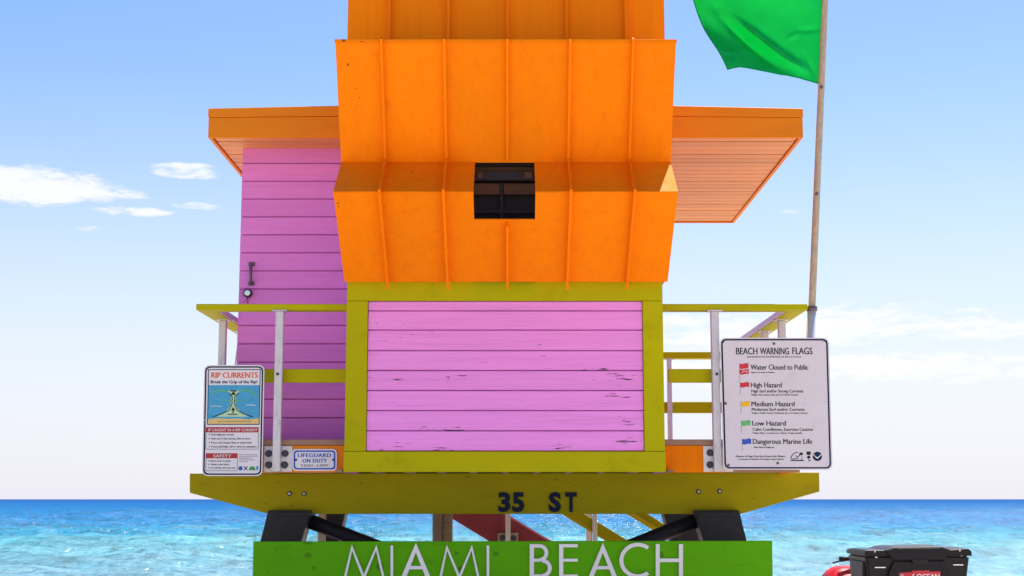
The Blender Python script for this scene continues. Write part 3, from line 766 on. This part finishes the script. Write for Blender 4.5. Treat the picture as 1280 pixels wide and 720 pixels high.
xx = X(737.5, 660, YS + 1.25); box('stair_post', xx - .022, xx + .022, YS + 1.25, YS + 1.3, -.2, 2.2, RAWV, st, .004)

# ================================================================== MIAMI BEACH board
YG = 11.2
gb = prism('name_board', [U(316.5, 677, YG), U(965.5, 676, YG), (X(966.5, 760, YG), Z(762, YG)), (X(315, 760, YG), Z(762, YG))], YG, YG + .045, LIME, None, .004)
tag(gb, 'long lime green name board with white raised letters under the olive beam', 'sign')
for px in (352, 905): box('board_bracket', X(px - 8, 700, YG), X(px + 8, 700, YG), YG + .0455, YL + .03, Z(720, YG), Z(690, YG), DARK, gb, .003)
def letter(strokes, name='letter'):
    """raised letter from thick pixel strokes, each stroke a bar; miter-free joins overlap by small depth steps"""
    bm = bmesh.new()
    for i, poly in enumerate(strokes):
        dep = .018 + .0006 * i
        f = [bm.verts.new((U(a, b, YG)[0], YG + .001, U(a, b, YG)[1])) for a, b in poly]; t = [bm.verts.new((v.co.x, YG - dep, v.co.z)) for v in f]
        n = len(f); bm.faces.new(t); bm.faces.new(f[::-1])
        for k in range(n): bm.faces.new((f[k], f[(k + 1) % n], t[(k + 1) % n], t[k]))
    bmesh.ops.recalc_face_normals(bm, faces=bm.faces[:])
    return from_bm(name, bm, LETW, gb)
T, B = 681.0, 722.0
def diag(x0, y0, x1, y1, w): return [(x0 - w / 2, y0), (x0 + w / 2, y0), (x1 + w / 2, y1), (x1 - w / 2, y1)]
def arcpolys(cx, cy, rx_, ry_, w, a0, a1, n=14):
    out = []
    for k in range(n):
        t0, t1 = R(a0 + (a1 - a0) * k / n), R(a0 + (a1 - a0) * (k + 1) / n)
        out.append([(cx + rx_ * math.cos(t0), cy + ry_ * math.sin(t0)), (cx + rx_ * math.cos(t1), cy + ry_ * math.sin(t1)),
                    (cx + (rx_ - w) * math.cos(t1), cy + (ry_ - w) * math.sin(t1)), (cx + (rx_ - w) * math.cos(t0), cy + (ry_ - w) * math.sin(t0))])
    return out
def bigM(f0, a0, m, a1, f1):
    letter([[(f0 - 1.6, B), (f0 + 1.4, B), (a0 + 1.2, T + 3.5), (a0, T)], [(a0, T - .1), (a0 - .7, T + 4), (m - 1.6, B), (m + 1.8, B)],
            [(m - 1.8, B), (m + 1.6, B), (a1 + .7, T + 4), (a1, T)], [(a1, T - .1), (a1 - 1.2, T + 3.5), (f1 - 1.4, B), (f1 + 1.6, B)]])
def bigI(x, w=3.2): letter([rect(x - w / 2, T + .8, x + w / 2, B)])
def bigA(a, hw, t=5.2, yt=678.5):
    f0, f1 = a - hw, a + hw; yb = 709.5; k = (yb - yt) / (B - yt)
    letter([[(a, yt), (a, yt + 12), (f0 + t, B), (f0 - 1, B)], [(a, yt), (f1 + 1, B), (f1 - t, B), (a, yt + 12)], rect(a - hw * k + 2.5, yb - 2.2, a + hw * k - 2.5, yb + 2.0)])
bigM(431.6, 440, 455, 470.8, 479.5); bigI(490); bigA(520, 17.6); bigM(550.8, 558.4, 574.3, 590, 598); bigI(610)
letter([rect(662, 680, 667.4, B)] + [rect(667, 680, 675, 684.4), rect(667, 698.2, 676, 702), rect(667, 717.8, 678, B)] + arcpolys(674.5, 691, 10.8, 11, 4.6, -90, 90, 8) + arcpolys(677.5, 710.1, 12.2, 11.9, 4.8, -90, 90, 8))
letter([rect(698.8, 680, 704, B), rect(703.5, 680, 722, 684), rect(703.5, 698.2, 722, 701.8), rect(703.5, 718, 722, B)])
bigA(753.4, 17.2)
letter(arcpolys(797, 700.4, 23, 22.2, 4.8, 52, 308, 22))
letter([rect(819.4, 680, 824.4, B), rect(848.4, 680, 853.4, B), rect(824, 698, 848.8, 702.4)])

# ================================================================== rip current sign
def sign_plate(name, o, Y, th, mat, label, cat='sign'):
    bm = bmesh.new(); f = [bm.verts.new((U(a, b, Y)[0], Y, U(a, b, Y)[1])) for a, b in o]; t = [bm.verts.new((v.co.x, Y + th, v.co.z)) for v in f]
    n = len(f); bm.faces.new(f); bm.faces.new(t[::-1])
    for k in range(n): bm.faces.new((f[k], f[(k + 1) % n], t[(k + 1) % n], t[k]))
    bmesh.ops.recalc_face_normals(bm, faces=bm.faces[:])
    return tag(from_bm(name, bm, mat), label, cat)
def skew(poly, sk, yref): return [(a + sk * (b - yref), b) for a, b in poly]
YG1 = 11.235; P1 = YG1 - .0012; P2 = YG1 - .0024; P3 = YG1 - .0036
SK = -.020
def s1(poly): return skew(poly, SK, 456)
def rr1(*a): return s1(rounded(*a))
rs = sign_plate('rip_current_sign', rr1(255.2, 456.3, 330.6, 595, 7), YG1, .006, SIGNB, 'tall white rip currents warning sign with blue beach diagram on the railing')
flat('border', ring_polys(rr1(256.6, 457.8, 329.2, 593.6, 6), rr1(258.4, 459.6, 327.4, 591.8, 5)), P1, NAVYL, rs)
flat('border', ring_polys(rr1(260.3, 461.6, 325.9, 531, .6), rr1(261.3, 462.6, 324.9, 530, .5)), P1, NAVYL, rs)
def sx1(xx, y): return xx + SK * (y - 456)
text('RIP CURRENTS', 263.8, 472.3, 58, 7.2, P1, PORA, rs, bold=.06)
text('Break the Grip of the Rip!', 263.2, 479.2, 58, 4.1, P1, NAVY, rs, bold=.05)
flat('picture', [s1(rect(261.3, 481.4, 324.9, 530))], P1, PSEA, rs)
flat('sand_band', [s1([(261.4, 524.5), (272, 522.6), (285, 523.6), (300, 523), (313, 524.4), (324.8, 522.8), (324.8, 529.9), (261.4, 529.9)])], P2, PSAN, rs)
flat('rip_shape', [s1([(285, 488), (300, 488), (296, 495), (295.5, 506), (302, 515), (312, 521), (272, 521), (283, 515), (289.5, 506), (289.5, 495)])], P2, PLGR, rs)
def arc(p, w): return [s1(q) for q in strip_poly(p, w)]
for w_ in (([(265.5, 493), (268, 490.2), (272, 488.3), (277, 487.6), (284, 489)], 1.7), ([(301, 488.6), (307, 487.3), (313, 488.2), (318, 491), (321.5, 497)], 1.7), ([(283, 500.4), (290, 500.8)], 1.4), ([(295, 500.8), (302, 500.2)], 1.4)):
    flat('wave_line', arc(*w_), P3, PGRE, rs)
flat('current_arrow', arc([(267, 521), (278, 517.5), (287, 513), (291, 505), (291, 496), (287, 491)], 1.0) + arc([(317, 521), (306, 517.5), (298, 513), (294.2, 505), (294.2, 496), (299, 491)], 1.0)
     + [s1([(292.4, 489), (295.6, 493.6), (289.4, 493.6)]), s1([(292.5, 509), (295, 513), (290, 513)]), s1(rect(291.9, 512.9, 293.1, 517))] + arc([(288, 488.4), (296.5, 488.9)], 1.3) + arc([(286, 518), (298, 518)], 1.0), P3 - .001, INK, rs)
flat('swell_line', arc([(264, 508), (270, 507.4), (278, 508.2)], .7) + arc([(308, 506.6), (315, 506), (321, 507)], .7), P2, LETW, rs)
text('Rip currents are powerful currents of water moving away from shore.', 272, 527.3, 42, 1.5, P3, INK, rs)
flat('red_bar', [s1(rect(258.8, 533.9, 324.9, 540.6))], P1, PDRED, rs)
text('IF CAUGHT IN A RIP CURRENT', 260.6, 539.1, 61, 3.6, P2, LETW, rs, bold=.02)
for t_, b_, e_ in (('Don\'t fight the current', 544.4, 292.3), ('Swim out of the current, then to shore', 549.4, 313), ('If you can\'t escape, float or tread water', 554.4, 315), ('If you need help, call or wave for assistance', 559.4, 320.6)):
    text(t_, 264, b_, e_ - 264, 2.6, P1, INK, rs, bold=.03); flat('bullet', [rect(261, b_ - 1.7, 262.2, b_ - .5)], P1, INK, rs)
flat('thin_rule', [s1(q) for q in strip_poly([(259.3, 541), (259.3, 561.5), (324.8, 561.5), (324.8, 541)], .5)], P1, NAVY, rs)
flat('red_bar', [s1(rect(259.4, 566.6, 299.3, 572.9))], P1, PDRED, rs)
text('SAFETY', 266.6, 571.6, 22.5, 3.7, P2, LETW, rs, bold=.02)
for t_, b_, e_ in (('Know how to swim', 577.2, 288), ('Never swim alone', 581.5, 286.5), ('If in doubt, don\'t go out', 585.8, 293.6)):
    text(t_, 263.4, b_, e_ - 263.4, 2.4, P1, INK, rs, bold=.03); flat('bullet', [rect(260.3, b_ - 1.7, 261.5, b_ - .5)], P1, INK, rs)
flat('thin_rule', [s1(q) for q in strip_poly([(259.8, 573), (259.8, 588.4), (299.3, 588.4), (299.3, 573)], .5)], P1, NAVY, rs)
for i, (t_, w_) in enumerate((('More information about rip', 22.5), ('currents can be found at the', 23.5), ('following web sites:', 16), ('www.ripcurrents.noaa.gov', 20), ('www.usla.org', 11))):
    text(t_, 298.8, 568.9 + i * 2.15, w_, 1.5, P1, INK, rs)
def circ(cx, cy, r, n=18): return [(cx + r * math.cos(2 * math.pi * k / n), cy + r * math.sin(2 * math.pi * k / n)) for k in range(n)]
flat('emblem', [circ(300.6, 585.4, 2.7)], P1, PBLU, rs)
flat('emblem', strip_poly([(304.6, 583), (309.6, 588)], .9) + strip_poly([(309.6, 583), (304.6, 588)], .9) + [circ(307.1, 585.4, 1.2)], P1, INK, rs)
flat('emblem', [[(310.9, 588)] + [(315.2 - 4.3 * math.cos(R(a)), 588 - 5.4 * math.sin(R(a))) for a in range(0, 181, 15)]], P1, PGRE, rs)
flat('emblem', strip_poly([(312, 587), (315, 584.6), (318, 587.2)], .8), P2, INK, rs)
flat('emblem', [[(320, 582.6), (323, 582.6), (323, 586.5), (321.5, 588.4), (320, 586.5)]], P1, PSEA, rs)
for a, b in ((292.8, 461), (290.5, 588.8), (256.6, 525)): bolt(a, b, YG1, 1.0, rs, 'screw', GALV, .005)

# ================================================================== beach warning flags sign
YG2 = 11.235; Q1 = YG2 - .0012; Q2 = YG2 - .0024
SK2 = .028
def s2(poly): return skew(poly, SK2, 422)
ws = sign_plate('beach_flag_sign', s2(rounded(899.6, 422.2, 1036, 587.2, 7)), YG2, .006, SIGNW, 'square white beach warning flags sign with five small coloured flags')
ro, ri = s2(rounded(901.2, 423.7, 1034.4, 585.7, 6)), s2(rounded(903.2, 425.6, 1032.5, 583.9, 4.6))
flat('border', ring_polys(ro, ri), Q1, NAVYL, ws)
rows = [('BEACH', 920.1, 443, 26.5, 8.8, INK), ('WARNING', 950, 443, 36, 8.8, INK), ('FLAGS', 990.4, 442.8, 25, 8.8, INK), ('BANDERAS DE ADVERTENCIA EN LA PLAYA', 934.2, 447, 67.3, 2.0, INKF),
 ('Water Closed to Public', 938.2, 462.1, 72, 6.6, INK), ('Agua Cerrada al Publico', 938.6, 466.3, 30, 1.9, INK),
 ('High Hazard', 938.6, 484.3, 38.4, 6.4, INK), ('High Surf and/or Strong Currents', 939.3, 490.6, 64.6, 3.8, INK), ('Peligro Alto, Resaca Alta y/o Corrientes Fuertes', 939.3, 494.4, 58.3, 2.0, INK),
 ('Medium Hazard', 939.3, 507.9, 53.7, 6.4, INK), ('Moderate Surf and/or Currents', 939.7, 513.5, 66, 3.8, INK), ('Peligro Medio, Resaca Moderada y/o Corrientes Fuertes', 940, 517.2, 69.7, 2.0, INK),
 ('Low Hazard', 940.3, 532, 41.8, 6.4, INK), ('Calm Conditions, Exercise Caution', 940.7, 538.5, 75.3, 3.8, INK), ('Peligro Bajo, Condiciones Calmas, Tenga cuidado', 941, 542.2, 61.8, 2.0, INK),
 ('Dangerous Marine Life', 941, 554.9, 74, 6.6, INK), ('Vida Marina Peligrosa', 942, 560, 25.8, 2.0, INK),
 ('Absence of Flags Does Not Assure Safe Waters', 919.2, 571.4, 62.1, 2.3, INK), ('La ausencia de Banderas No Asegura Aguas Seguras', 923, 574.8, 56.3, 2.0, INK)]
for t_, a, b, w_, c_, m_ in rows: text(t_, a, b, w_, c_, Q1, m_, ws, bold=.035 if c_ > 3 else .05)
def wavy(x0, y0, x1, y1):
    n = 8; up_ = [(x0 + (x1 - x0) * k / n, y0 + .55 * math.sin(2 * math.pi * k / n)) for k in range(n + 1)]
    return up_ + [(a, b + (y1 - y0)) for a, b in up_[::-1]]
for x0, y0, x1, y1, m_ in ((924.7, 454.5, 935.6, 460.8, PRED), (924.9, 461.9, 936, 467.8, PRED), (925.4, 478, 936.5, 484, PRED), (926.4, 501.8, 937.5, 508, PYEL), (926.8, 525.7, 938.2, 532, PGRE), (927.9, 548.6, 939, 555.2, PBLU)):
    flat('printed_flag', [wavy(x0, y0, x1, y1)], Q1, m_, ws)
    flat('flag_staff', [rect(x0 - .35, y0 - .3, x0, y1 + (9 if y0 != 454.5 else 7))], Q1, INKF, ws)
flat('swimmer_mark', strip_poly([(927.5, 466), (930, 463.6), (932.5, 464.4), (934, 466)], .6) + [circ(933.6, 463.6, .6)], Q2, LETW, ws)
flat('emblem', strip_poly([(988.6, 573.6), (989.6, 570), (992, 567), (995, 565.6), (998, 565.4)], 1.0) + [rect(988, 574.8, 1004.6, 576.2)] + strip_poly([(990, 573.8), (996, 573), (998, 572.6)], .9)
     + strip_poly([(994.4, 569.4), (997, 571.4), (1001, 568)], .9) + [[(998.6, 568.6), (999.6, 566.2), (1001.4, 565.3), (1003.4, 566.3), (1004, 568.4)]] + [rect(1002, 568.2, 1002.5, 575)], Q1, INK, ws)
flat('emblem', [rect(1008.2, 564.4, 1013.4, 568.6), [(1008.4, 571.5), (1010.8, 569), (1013.6, 571.5), (1011, 574)], rect(1010.6, 574.8, 1013, 576.4)], Q1, INK, ws)
flat('emblem', [circ(1021.7, 570.5, 5.8)], Q1, NAVY, ws)
flat('emblem_bird', [[(1016.2, 568), (1017, 567.6), (1019.3, 570), (1021.6, 571.7), (1024, 570), (1026.4, 567.4), (1027.2, 568.2), (1024.5, 571), (1021.7, 573.6), (1018.8, 571)]], Q2, LETW, ws)
for a, b in ((905.4, 428.4), (1029.3, 427.6), (1032, 503.4), (1034.7, 581)): bolt(a, b, YG2, 1.5, ws, 'screw', LOCKS, .006)
for a, b in ((967.4, 429.5), (907, 504.4), (910.6, 581.4), (972.2, 579)): bolt(a, b, YG2, 1.7, ws, 'screw', HANDLE, .006)

# ================================================================== lifeguard on duty sign
YG3 = YR + .038; T1 = YG3 - .0012
ls = sign_plate('duty_sign', rounded(365.2, 561.3, 421, 588.6, 5), YG3, .012, SIGNB, 'small white lifeguard on duty plate with blue border on orange rim board')
flat('border', ring_polys(rounded(367, 563, 419.2, 586.9, 4), rounded(369, 564.9, 417.2, 585, 3)), T1, PBLU, ls)
def deco(s, x0, x1, base, cap):
    n = len(s); text(s, x0, base, x1 - x0, cap, T1, PBLU, ls, bold=.07, space=1.12)
deco('LIFEGUARD', 372, 413.2, 571.4, 5.0); deco('ON DUTY', 378, 408, 578.2, 5.0)
text('9:30AM - 6:30PM', 376, 583.5, 34, 3.4, T1, INK, ls)
for a in (370, 416.6): bolt(a, 574.8, YG3, 1.5, ls, 'screw', BOLT, .006)

# ================================================================== flag pole and flag
YP = YR + .05
def pp(py, off=0):
    k = (420 - py) / 420.0; a = 1013.4 + (1031.3 - 1013.4) * k + off
    return (X(a, py, YP), YP, Z(py, YP))
pole = tube('flag_pole', [pp(584), pp(380), pp(200), pp(0), pp(-160)], [.028, .028, .027, .026, .024], POLEM, None, 14)
tag(pole, 'weathered tan flag pole leaning outward at the railing corner', 'flag pole')
tube('sleeve', [pp(582), pp(500), pp(388)], .035, GALV, pole, 14)
c_ = Vector(pp(386)); tube('clamp', [c_ - Vector((0, 0, .018)), c_ + Vector((0, 0, .018))], .042, HANDLE, pole, 14)
box('clamp_tab', c_.x - .07, c_.x - .02, c_.y - .008, c_.y + .008, c_.z - .012, c_.z + .012, HANDLE, pole, .002)
for py in (110, 243): 
    p_ = Vector(pp(py)); from_bm('pole_knob', disc_bm(p_.x - .005, p_.y - .02, p_.z, .014, .02, 8), HANDLE, pole)
def flag():
    nu, nv = 90, 70; bm = bmesh.new(); grid = []
    bot = [(0, 1023.2, 104.5), (.08, 1012, 100.5), (.18, 999, 95.6), (.33, 984, 91), (.55, 959.4, 87.2), (.74, 937, 83.6), (.86, 925.6, 82), (.93, 917, 83.4), (1, 910.6, 84.6)]
    topl = [(0, 1033.0, -42), (.3, 985, -52), (.65, 925, -50), (1, 861, -44)]
    def ip(t, tab, i): return float(np.interp(t, [q[0] for q in tab], [q[i] for q in tab]))
    for j in range(nv + 1):
        v = j / nv; row = []
        for i in range(nu + 1):
            u = i / nu
            px = ip(u, bot, 1) * (1 - v) + ip(u, topl, 1) * v; py = ip(u, bot, 2) * (1 - v) + ip(u, topl, 2) * v
            px += math.sin(v * 3.14159) * -3.5 * u
            # diagonal gathers running from the lower hoist corner to the upper fly
            s_ = (px - 1023) * .58 + (104 - py) * .95
            q = (px - 1023) * -.95 + (104 - py) * .35
            amp = min(1, max(0, q / 55)) * u ** .5
            yy = .095 * amp * math.sin(s_ * .043 + .5) + .028 * amp * math.sin(s_ * .095 + 1.2 + q * .006)
            r = math.hypot(px - 985, py - 62); 
            fold = lambda x0, y0, x1, y1, w, h: h * math.exp(-((((px - x0) * (y1 - y0) - (py - y0) * (x1 - x0)) / math.hypot(x1 - x0, y1 - y0)) / w) ** 2) * max(0., min(1., 4 * (((px - x0) * (x1 - x0) + (py - y0) * (y1 - y0)) / ((x1 - x0) ** 2 + (y1 - y0) ** 2)) * (1 - (((px - x0) * (x1 - x0) + (py - y0) * (y1 - y0)) / ((x1 - x0) ** 2 + (y1 - y0) ** 2)))))
            yy += fold(900, 0, 1012, 92, 5.5, -.085) + fold(890, -12, 985, 92, 7, .07) + fold(925, 22, 952, 40, 3, -.02) + fold(903, 62, 925, 60, 2.2, -.022)
            yy += fold(997, 36, 1026, 36, 3, .015) + fold(985, 46, 1002, 38, 3, -.014) + fold(1004, 60, 1022, 100, 3, .012)
            yy += u * .16
            row.append(bm.verts.new((X(px, py, YP), YP + yy, Z(py, YP))))
        grid.append(row)
    for j in range(nv):
        for i in range(nu): bm.faces.new((grid[j][i], grid[j][i + 1], grid[j + 1][i + 1], grid[j + 1][i]))
    o = from_bm('beach_flag', bm, FLAG, None, True)
    sm = o.modifiers.new('thickness', 'SOLIDIFY'); sm.thickness = .0012
    return tag(o, 'bright green flag blowing from the tan flag pole', 'flag')
fl = flag()
# stitched hem along the free edges
fl_c = WP[fl]
me = fl.data; nu = 91
hem = [Vector(me.vertices[i].co) + fl_c for i in range(nu)] + [Vector(me.vertices[nu * k + nu - 1].co) + fl_c for k in range(1, 71)]
tube('hem', [p + Vector((0, -.002, 0)) for p in hem], .0045, FLAG, fl, 5)

# ================================================================== quad bike with cargo box
AX = X(1147, 700, 13.5); A_Y = 13.5
atv = empty('quad_bike', (AX, 14.4, 0), 'red quad bike with black handlebar parked on the sand beside the tower', 'quad bike')
body = bmesh.new()
def loft(bm, secs):
    """closed loft through sections of (x, y, z) loops"""
    rs_ = [[bm.verts.new(p) for p in s] for s in secs]; n = len(secs[0])
    for i in range(len(rs_) - 1):
        for k in range(n): bm.faces.new((rs_[i][k], rs_[i][(k + 1) % n], rs_[i + 1][(k + 1) % n], rs_[i + 1][k]))
    bm.faces.new(rs_[0][::-1]); bm.faces.new(rs_[-1]); bmesh.ops.recalc_face_normals(bm, faces=bm.faces[:])
def sec(y, hw, z0, z1, ch=.06):
    return [(AX - hw, y, z0), (AX + hw, y, z0), (AX + hw, y, z1 - ch), (AX + hw - ch, y, z1), (AX - hw + ch, y, z1), (AX - hw, y, z1 - ch)]
loft(body, [sec(13.7, .2, .45, .72), sec(14.3, .17, .42, .74), sec(14.75, .16, .42, .80), sec(15.1, .2, .45, .92), sec(15.5, .22, .5, .86), sec(15.62, .16, .55, .74)])
from_bm('body', body, ATVRED, atv)
sb = bmesh.new(); loft(sb, [sec(13.75, .16, .70, .80), sec(14.2, .17, .72, .85), sec(14.6, .14, .74, .83), sec(14.8, .1, .78, .84)]); from_bm('seat', sb, BLACKP, atv)
def fender(cx, cy, w, r, a0, a1, cz, name='fender'):
    bm = bmesh.new(); n = 14; rows_ = []
    for k in range(n + 1):
        t = R(a0 + (a1 - a0) * k / n); rw = []
        for i in range(9):
            u = -1 + i / 4; rr_ = r - .10 * abs(u) ** 3.2
            rw.append(bm.verts.new((cx + u * w, cy + rr_ * math.cos(t), cz + rr_ * math.sin(t))))
        rows_.append(rw)
    for k in range(n):
        for i in range(8): bm.faces.new((rows_[k][i], rows_[k][i + 1], rows_[k + 1][i + 1], rows_[k + 1][i]))
    o = from_bm(name, bm, ATVRED, atv, True); m_ = o.modifiers.new('t', 'SOLIDIFY'); m_.thickness = .012; return o
FX = X(1055, 712, 15.05)
fz = Z(708.3, 15.05)
off = AX - FX
for sx in (-1, 1):
    f_ = fender(AX + sx * off, 15.05, .21, .40, 15, 165, fz - .40)
    xs_ = AX + sx * (off + .135)
    tube('stripe', [(xs_ + sx * .03 * (k / 9 - .5), 15.05 + .375 * math.cos(R(60 + 100 * k / 9)), fz - .40 + .378 * math.sin(R(60 + 100 * k / 9))) for k in range(10)], .006, LETW, f_, 6)
    fender(AX + sx * (off - .02), 13.85, .15, .37, 20, 160, .82 - .37 + .05)
def wheel(cx, cy, r, w):
    bm = bmesh.new(); n = 28; pr = [(-w, r * .62), (-w * 1.05, r * .8), (-w * .9, r * .94), (-w * .5, r), (w * .5, r), (w * .9, r * .94), (w * 1.05, r * .8), (w, r * .62)]
    rg = []
    for k in range(n):
        t = 2 * math.pi * k / n; kk = 1.0 + (.03 if k % 2 else 0)
        rg.append([bm.verts.new((cx + a, cy + b * (kk if b > r * .9 else 1) * math.cos(t), r + b * (kk if b > r * .9 else 1) * math.sin(t))) for a, b in pr])
    for k in range(n):
        for i in range(7): bm.faces.new((rg[k][i], rg[k][i + 1], rg[(k + 1) % n][i + 1], rg[(k + 1) % n][i]))
    bmesh.ops.recalc_face_normals(bm, faces=bm.faces[:])
    wo_ = from_bm('wheel', bm, RUBBER, atv, True)
    tube('rim', [(cx - w * .8, cy, r), (cx + w * .8, cy, r)], r * .63, GALV, wo_, 20, False)
for sx in (-1, 1):
    wheel(AX + sx * .46, 13.85, .31, .13); wheel(AX + sx * (off - .02), 15.05, .30, .11)
tube('axle', [(AX - .45, 13.85, .31), (AX + .45, 13.85, .31)], .03, DARK, atv); tube('axle', [(AX - .5, 15.05, .3), (AX + .5, 15.05, .3)], .03, DARK, atv)
YH = 14.9
hz = Z(698.3, YH); gx = X(1049, 698, YH)
hw = AX - gx
tube('handlebar', [(AX - hw + .02, YH, hz), (AX - hw * .55, YH + .06, hz + .0), (AX - .12, YH + .12, hz - .05), (AX, YH + .13, hz - .07), (AX + .12, YH + .12, hz - .05), (AX + hw * .55, YH + .06, hz), (AX + hw - .02, YH, hz)], .012, BLACKP, atv)
for sx in (-1, 1):
    tube('grip', [(AX + sx * hw, YH, hz), (AX + sx * (hw - .13), YH + .01, hz)], .021, BLACKP, atv, 12)
    tube('brake_lever', [(AX + sx * (hw + .055), YH + .05, hz - .045), (AX + sx * (hw - .02), YH + .07, hz - .028), (AX + sx * (hw - .14), YH + .06, hz - .012)], .008, DARK, atv, 8)
tube('steering_column', [(AX, YH + .13, hz - .07), (AX, 15.05, .8)], .03, BLACKP, atv)
for k in range(5):
    xx = AX - .4 + k * .2; tube('rear_rack_bar', [(xx, 13.55, .86), (xx, 14.25, .86)], .012, DARK, atv, 8)
for yy in (13.6, 13.9, 14.2): tube('rear_rack_bar', [(AX - .42, yy, .845), (AX + .42, yy, .845)], .012, DARK, atv, 8)
for sx in (-1, 1): tube('rack_stay', [(AX + sx * .2, 13.9, .845), (AX + sx * .17, 13.9, .55)], .015, DARK, atv, 8)

# cargo box strapped on the rear rack
kx0, kx1 = X(1081.5, 700, A_Y), X(1213.5, 700, A_Y); kw = kx1 - kx0
kyb = 14.22; kz0 = .872
zl = Z(694.5, A_Y)                                  # lid seam
def pxz(px, py): return U(px, py, A_Y)
cb = bmesh.new()
def bsec(y, ins, z0, z1): return [(kx0 + ins + .03, y, z0), (kx1 - ins - .03, y, z0), (kx1 - ins, y, z1), (kx0 + ins, y, z1)]
v = [cb.verts.new(p) for p in ((kx0 + .04, A_Y + .04, kz0), (kx1 - .04, A_Y + .04, kz0), (kx1 - .04, kyb - .04, kz0), (kx0 + .04, kyb - .04, kz0), (kx0 + .006, A_Y + .006, zl), (kx1 - .006, A_Y + .006, zl), (kx1 - .006, kyb - .006, zl), (kx0 + .006, kyb - .006, zl))]
for f in ((0, 3, 2, 1), (4, 5, 6, 7), (0, 1, 5, 4), (1, 2, 6, 5), (2, 3, 7, 6), (3, 0, 4, 7)): cb.faces.new([v[i] for i in f])
bmesh.ops.recalc_face_normals(cb, faces=cb.faces[:])
bmesh.ops.bevel(cb, geom=cb.edges[:], offset=.02, segments=3, affect='EDGES')
cargo = from_bm('cargo_box', cb, BLACKP, None, False)
tag(cargo, 'black plastic cargo box with red label on the back of the quad bike', 'cargo box')
# lid: outline with a raised middle, slightly crowned towards the back
front = [(1080.8, 694), (1080.6, 689), (1083, 687.6), (1104.5, 687.8), (1107.5, 686.8), (1116, 684), (1176, 683), (1184.6, 686), (1188, 687.2), (1208, 685.6), (1212, 686.4), (1214.4, 690), (1214.4, 693.4)]
lb = bmesh.new(); secs = []
for (y, dz, kx_) in ((A_Y - .012, -.004, .996), (A_Y, 0, 1.), (A_Y + .12, .003, 1.), (A_Y + .5, .003, 1.), (kyb - .08, -.004, 1.), (kyb + .012, -.014, .995)):
    mid = (kx0 + kx1) / 2; s_ = []
    for i, (a, b) in enumerate(front):
        px_, pz_ = pxz(a, b); s_.append((mid + (px_ - mid) * kx_, y, max(zl - .004, pz_ + (dz if 0 < i < 12 else 0)) if 0 < i < 12 else zl - .004 + .002 * (i == 12)))
    secs.append(s_)
loft(lb, secs); lid = from_bm('lid', lb, BLACKP, cargo)
# raised lid bumper on the front
bump = [(1105.5, 687.6), (1116.5, 684.2), (1175, 683.4), (1185, 686.6), (1180, 698.2), (1116, 700)]
prism('lid_bumper', [pxz(a, b) for a, b in bump], A_Y - .045, A_Y + .01, BLACKP, cargo, .006)
prism('bumper_recess', [pxz(a, b) for a, b in [(1119, 685.4), (1173.4, 684.6), (1170.5, 689.3), (1123.6, 690.2)]], A_Y - .052, A_Y - .044, BLACKP, cargo, .003)
prism('latch', [pxz(a, b) for a, b in [(1138.5, 699), (1160, 698.6), (1158, 705.4), (1141, 705.8)]], A_Y - .03, A_Y + .012, DARK, cargo, .004)
prism('front_panel', [pxz(a, b) for a, b in [(1117, 702), (1180, 701), (1187, 716), (1188, 735), (1110, 735), (1111, 716)]], A_Y - .012, A_Y + .03, BLACKP, cargo, .004)
prism('side_panel', [(13.62, kz0 + .05), (14.08, kz0 + .05), (14.12, zl - .06), (13.58, zl - .06)], kx0 - .004, kx0 + .03, BLACKP, cargo, .004, 'X')
for a, b in ((1093.6, 689.6), (1199.6, 688.4)): bolt(a, b, A_Y - .008, 1.1, cargo, 'rivet', LOCKS, .008)
for a, b in ((1095, 696.5), (1201.5, 694.5)): box('hinge_pin', X(a - 1.6, b, A_Y), X(a + 1.6, b, A_Y), A_Y - .012, A_Y + .02, Z(b + .6, A_Y), Z(b - .6, A_Y), LOCKS, cargo, .001)
for x0, x1, b in ((1093.4, 1107, 709.3), (1191.4, 1204, 706)): box('metal_tab', X(x0, b, A_Y), X(x1, b, A_Y), A_Y - .004, A_Y + .03, Z(b + .75, A_Y), Z(b - .75, A_Y), LOCKS, cargo, .001)
YD = A_Y - .0135
flat('label', [[(1124, 716), (1140, 715.4), (1140, 713.6), (1161.6, 713), (1161.8, 714.6), (1175.4, 714.2), (1175.4, 729), (1124, 729.5)]], YD, PRED, cargo)
text('OCEAN', 1146, 724.3, 28.3, 7.4, YD - .0012, LETW, cargo, bold=.035)
flat('emblem', strip_poly([(1126, 722), (1127.6, 717.6), (1129.4, 722)], 1.5) + strip_poly([(1140, 722), (1142.6, 717.4)], 1.6), YD - .0012, LETW, cargo)
flat('emblem', strip_poly([(1127.4, 721.6), (1128, 719)], .8) + strip_poly([(1142, 721.6), (1143.4, 718)], .8), YD - .002, NAVY, cargo)
for xx in (kx0 + .14, kx1 - .14):
    box('foot_clamp', xx - .03, xx + .03, A_Y + .08, kyb - .08, .86, kz0 + .006, DARK, cargo, .003)
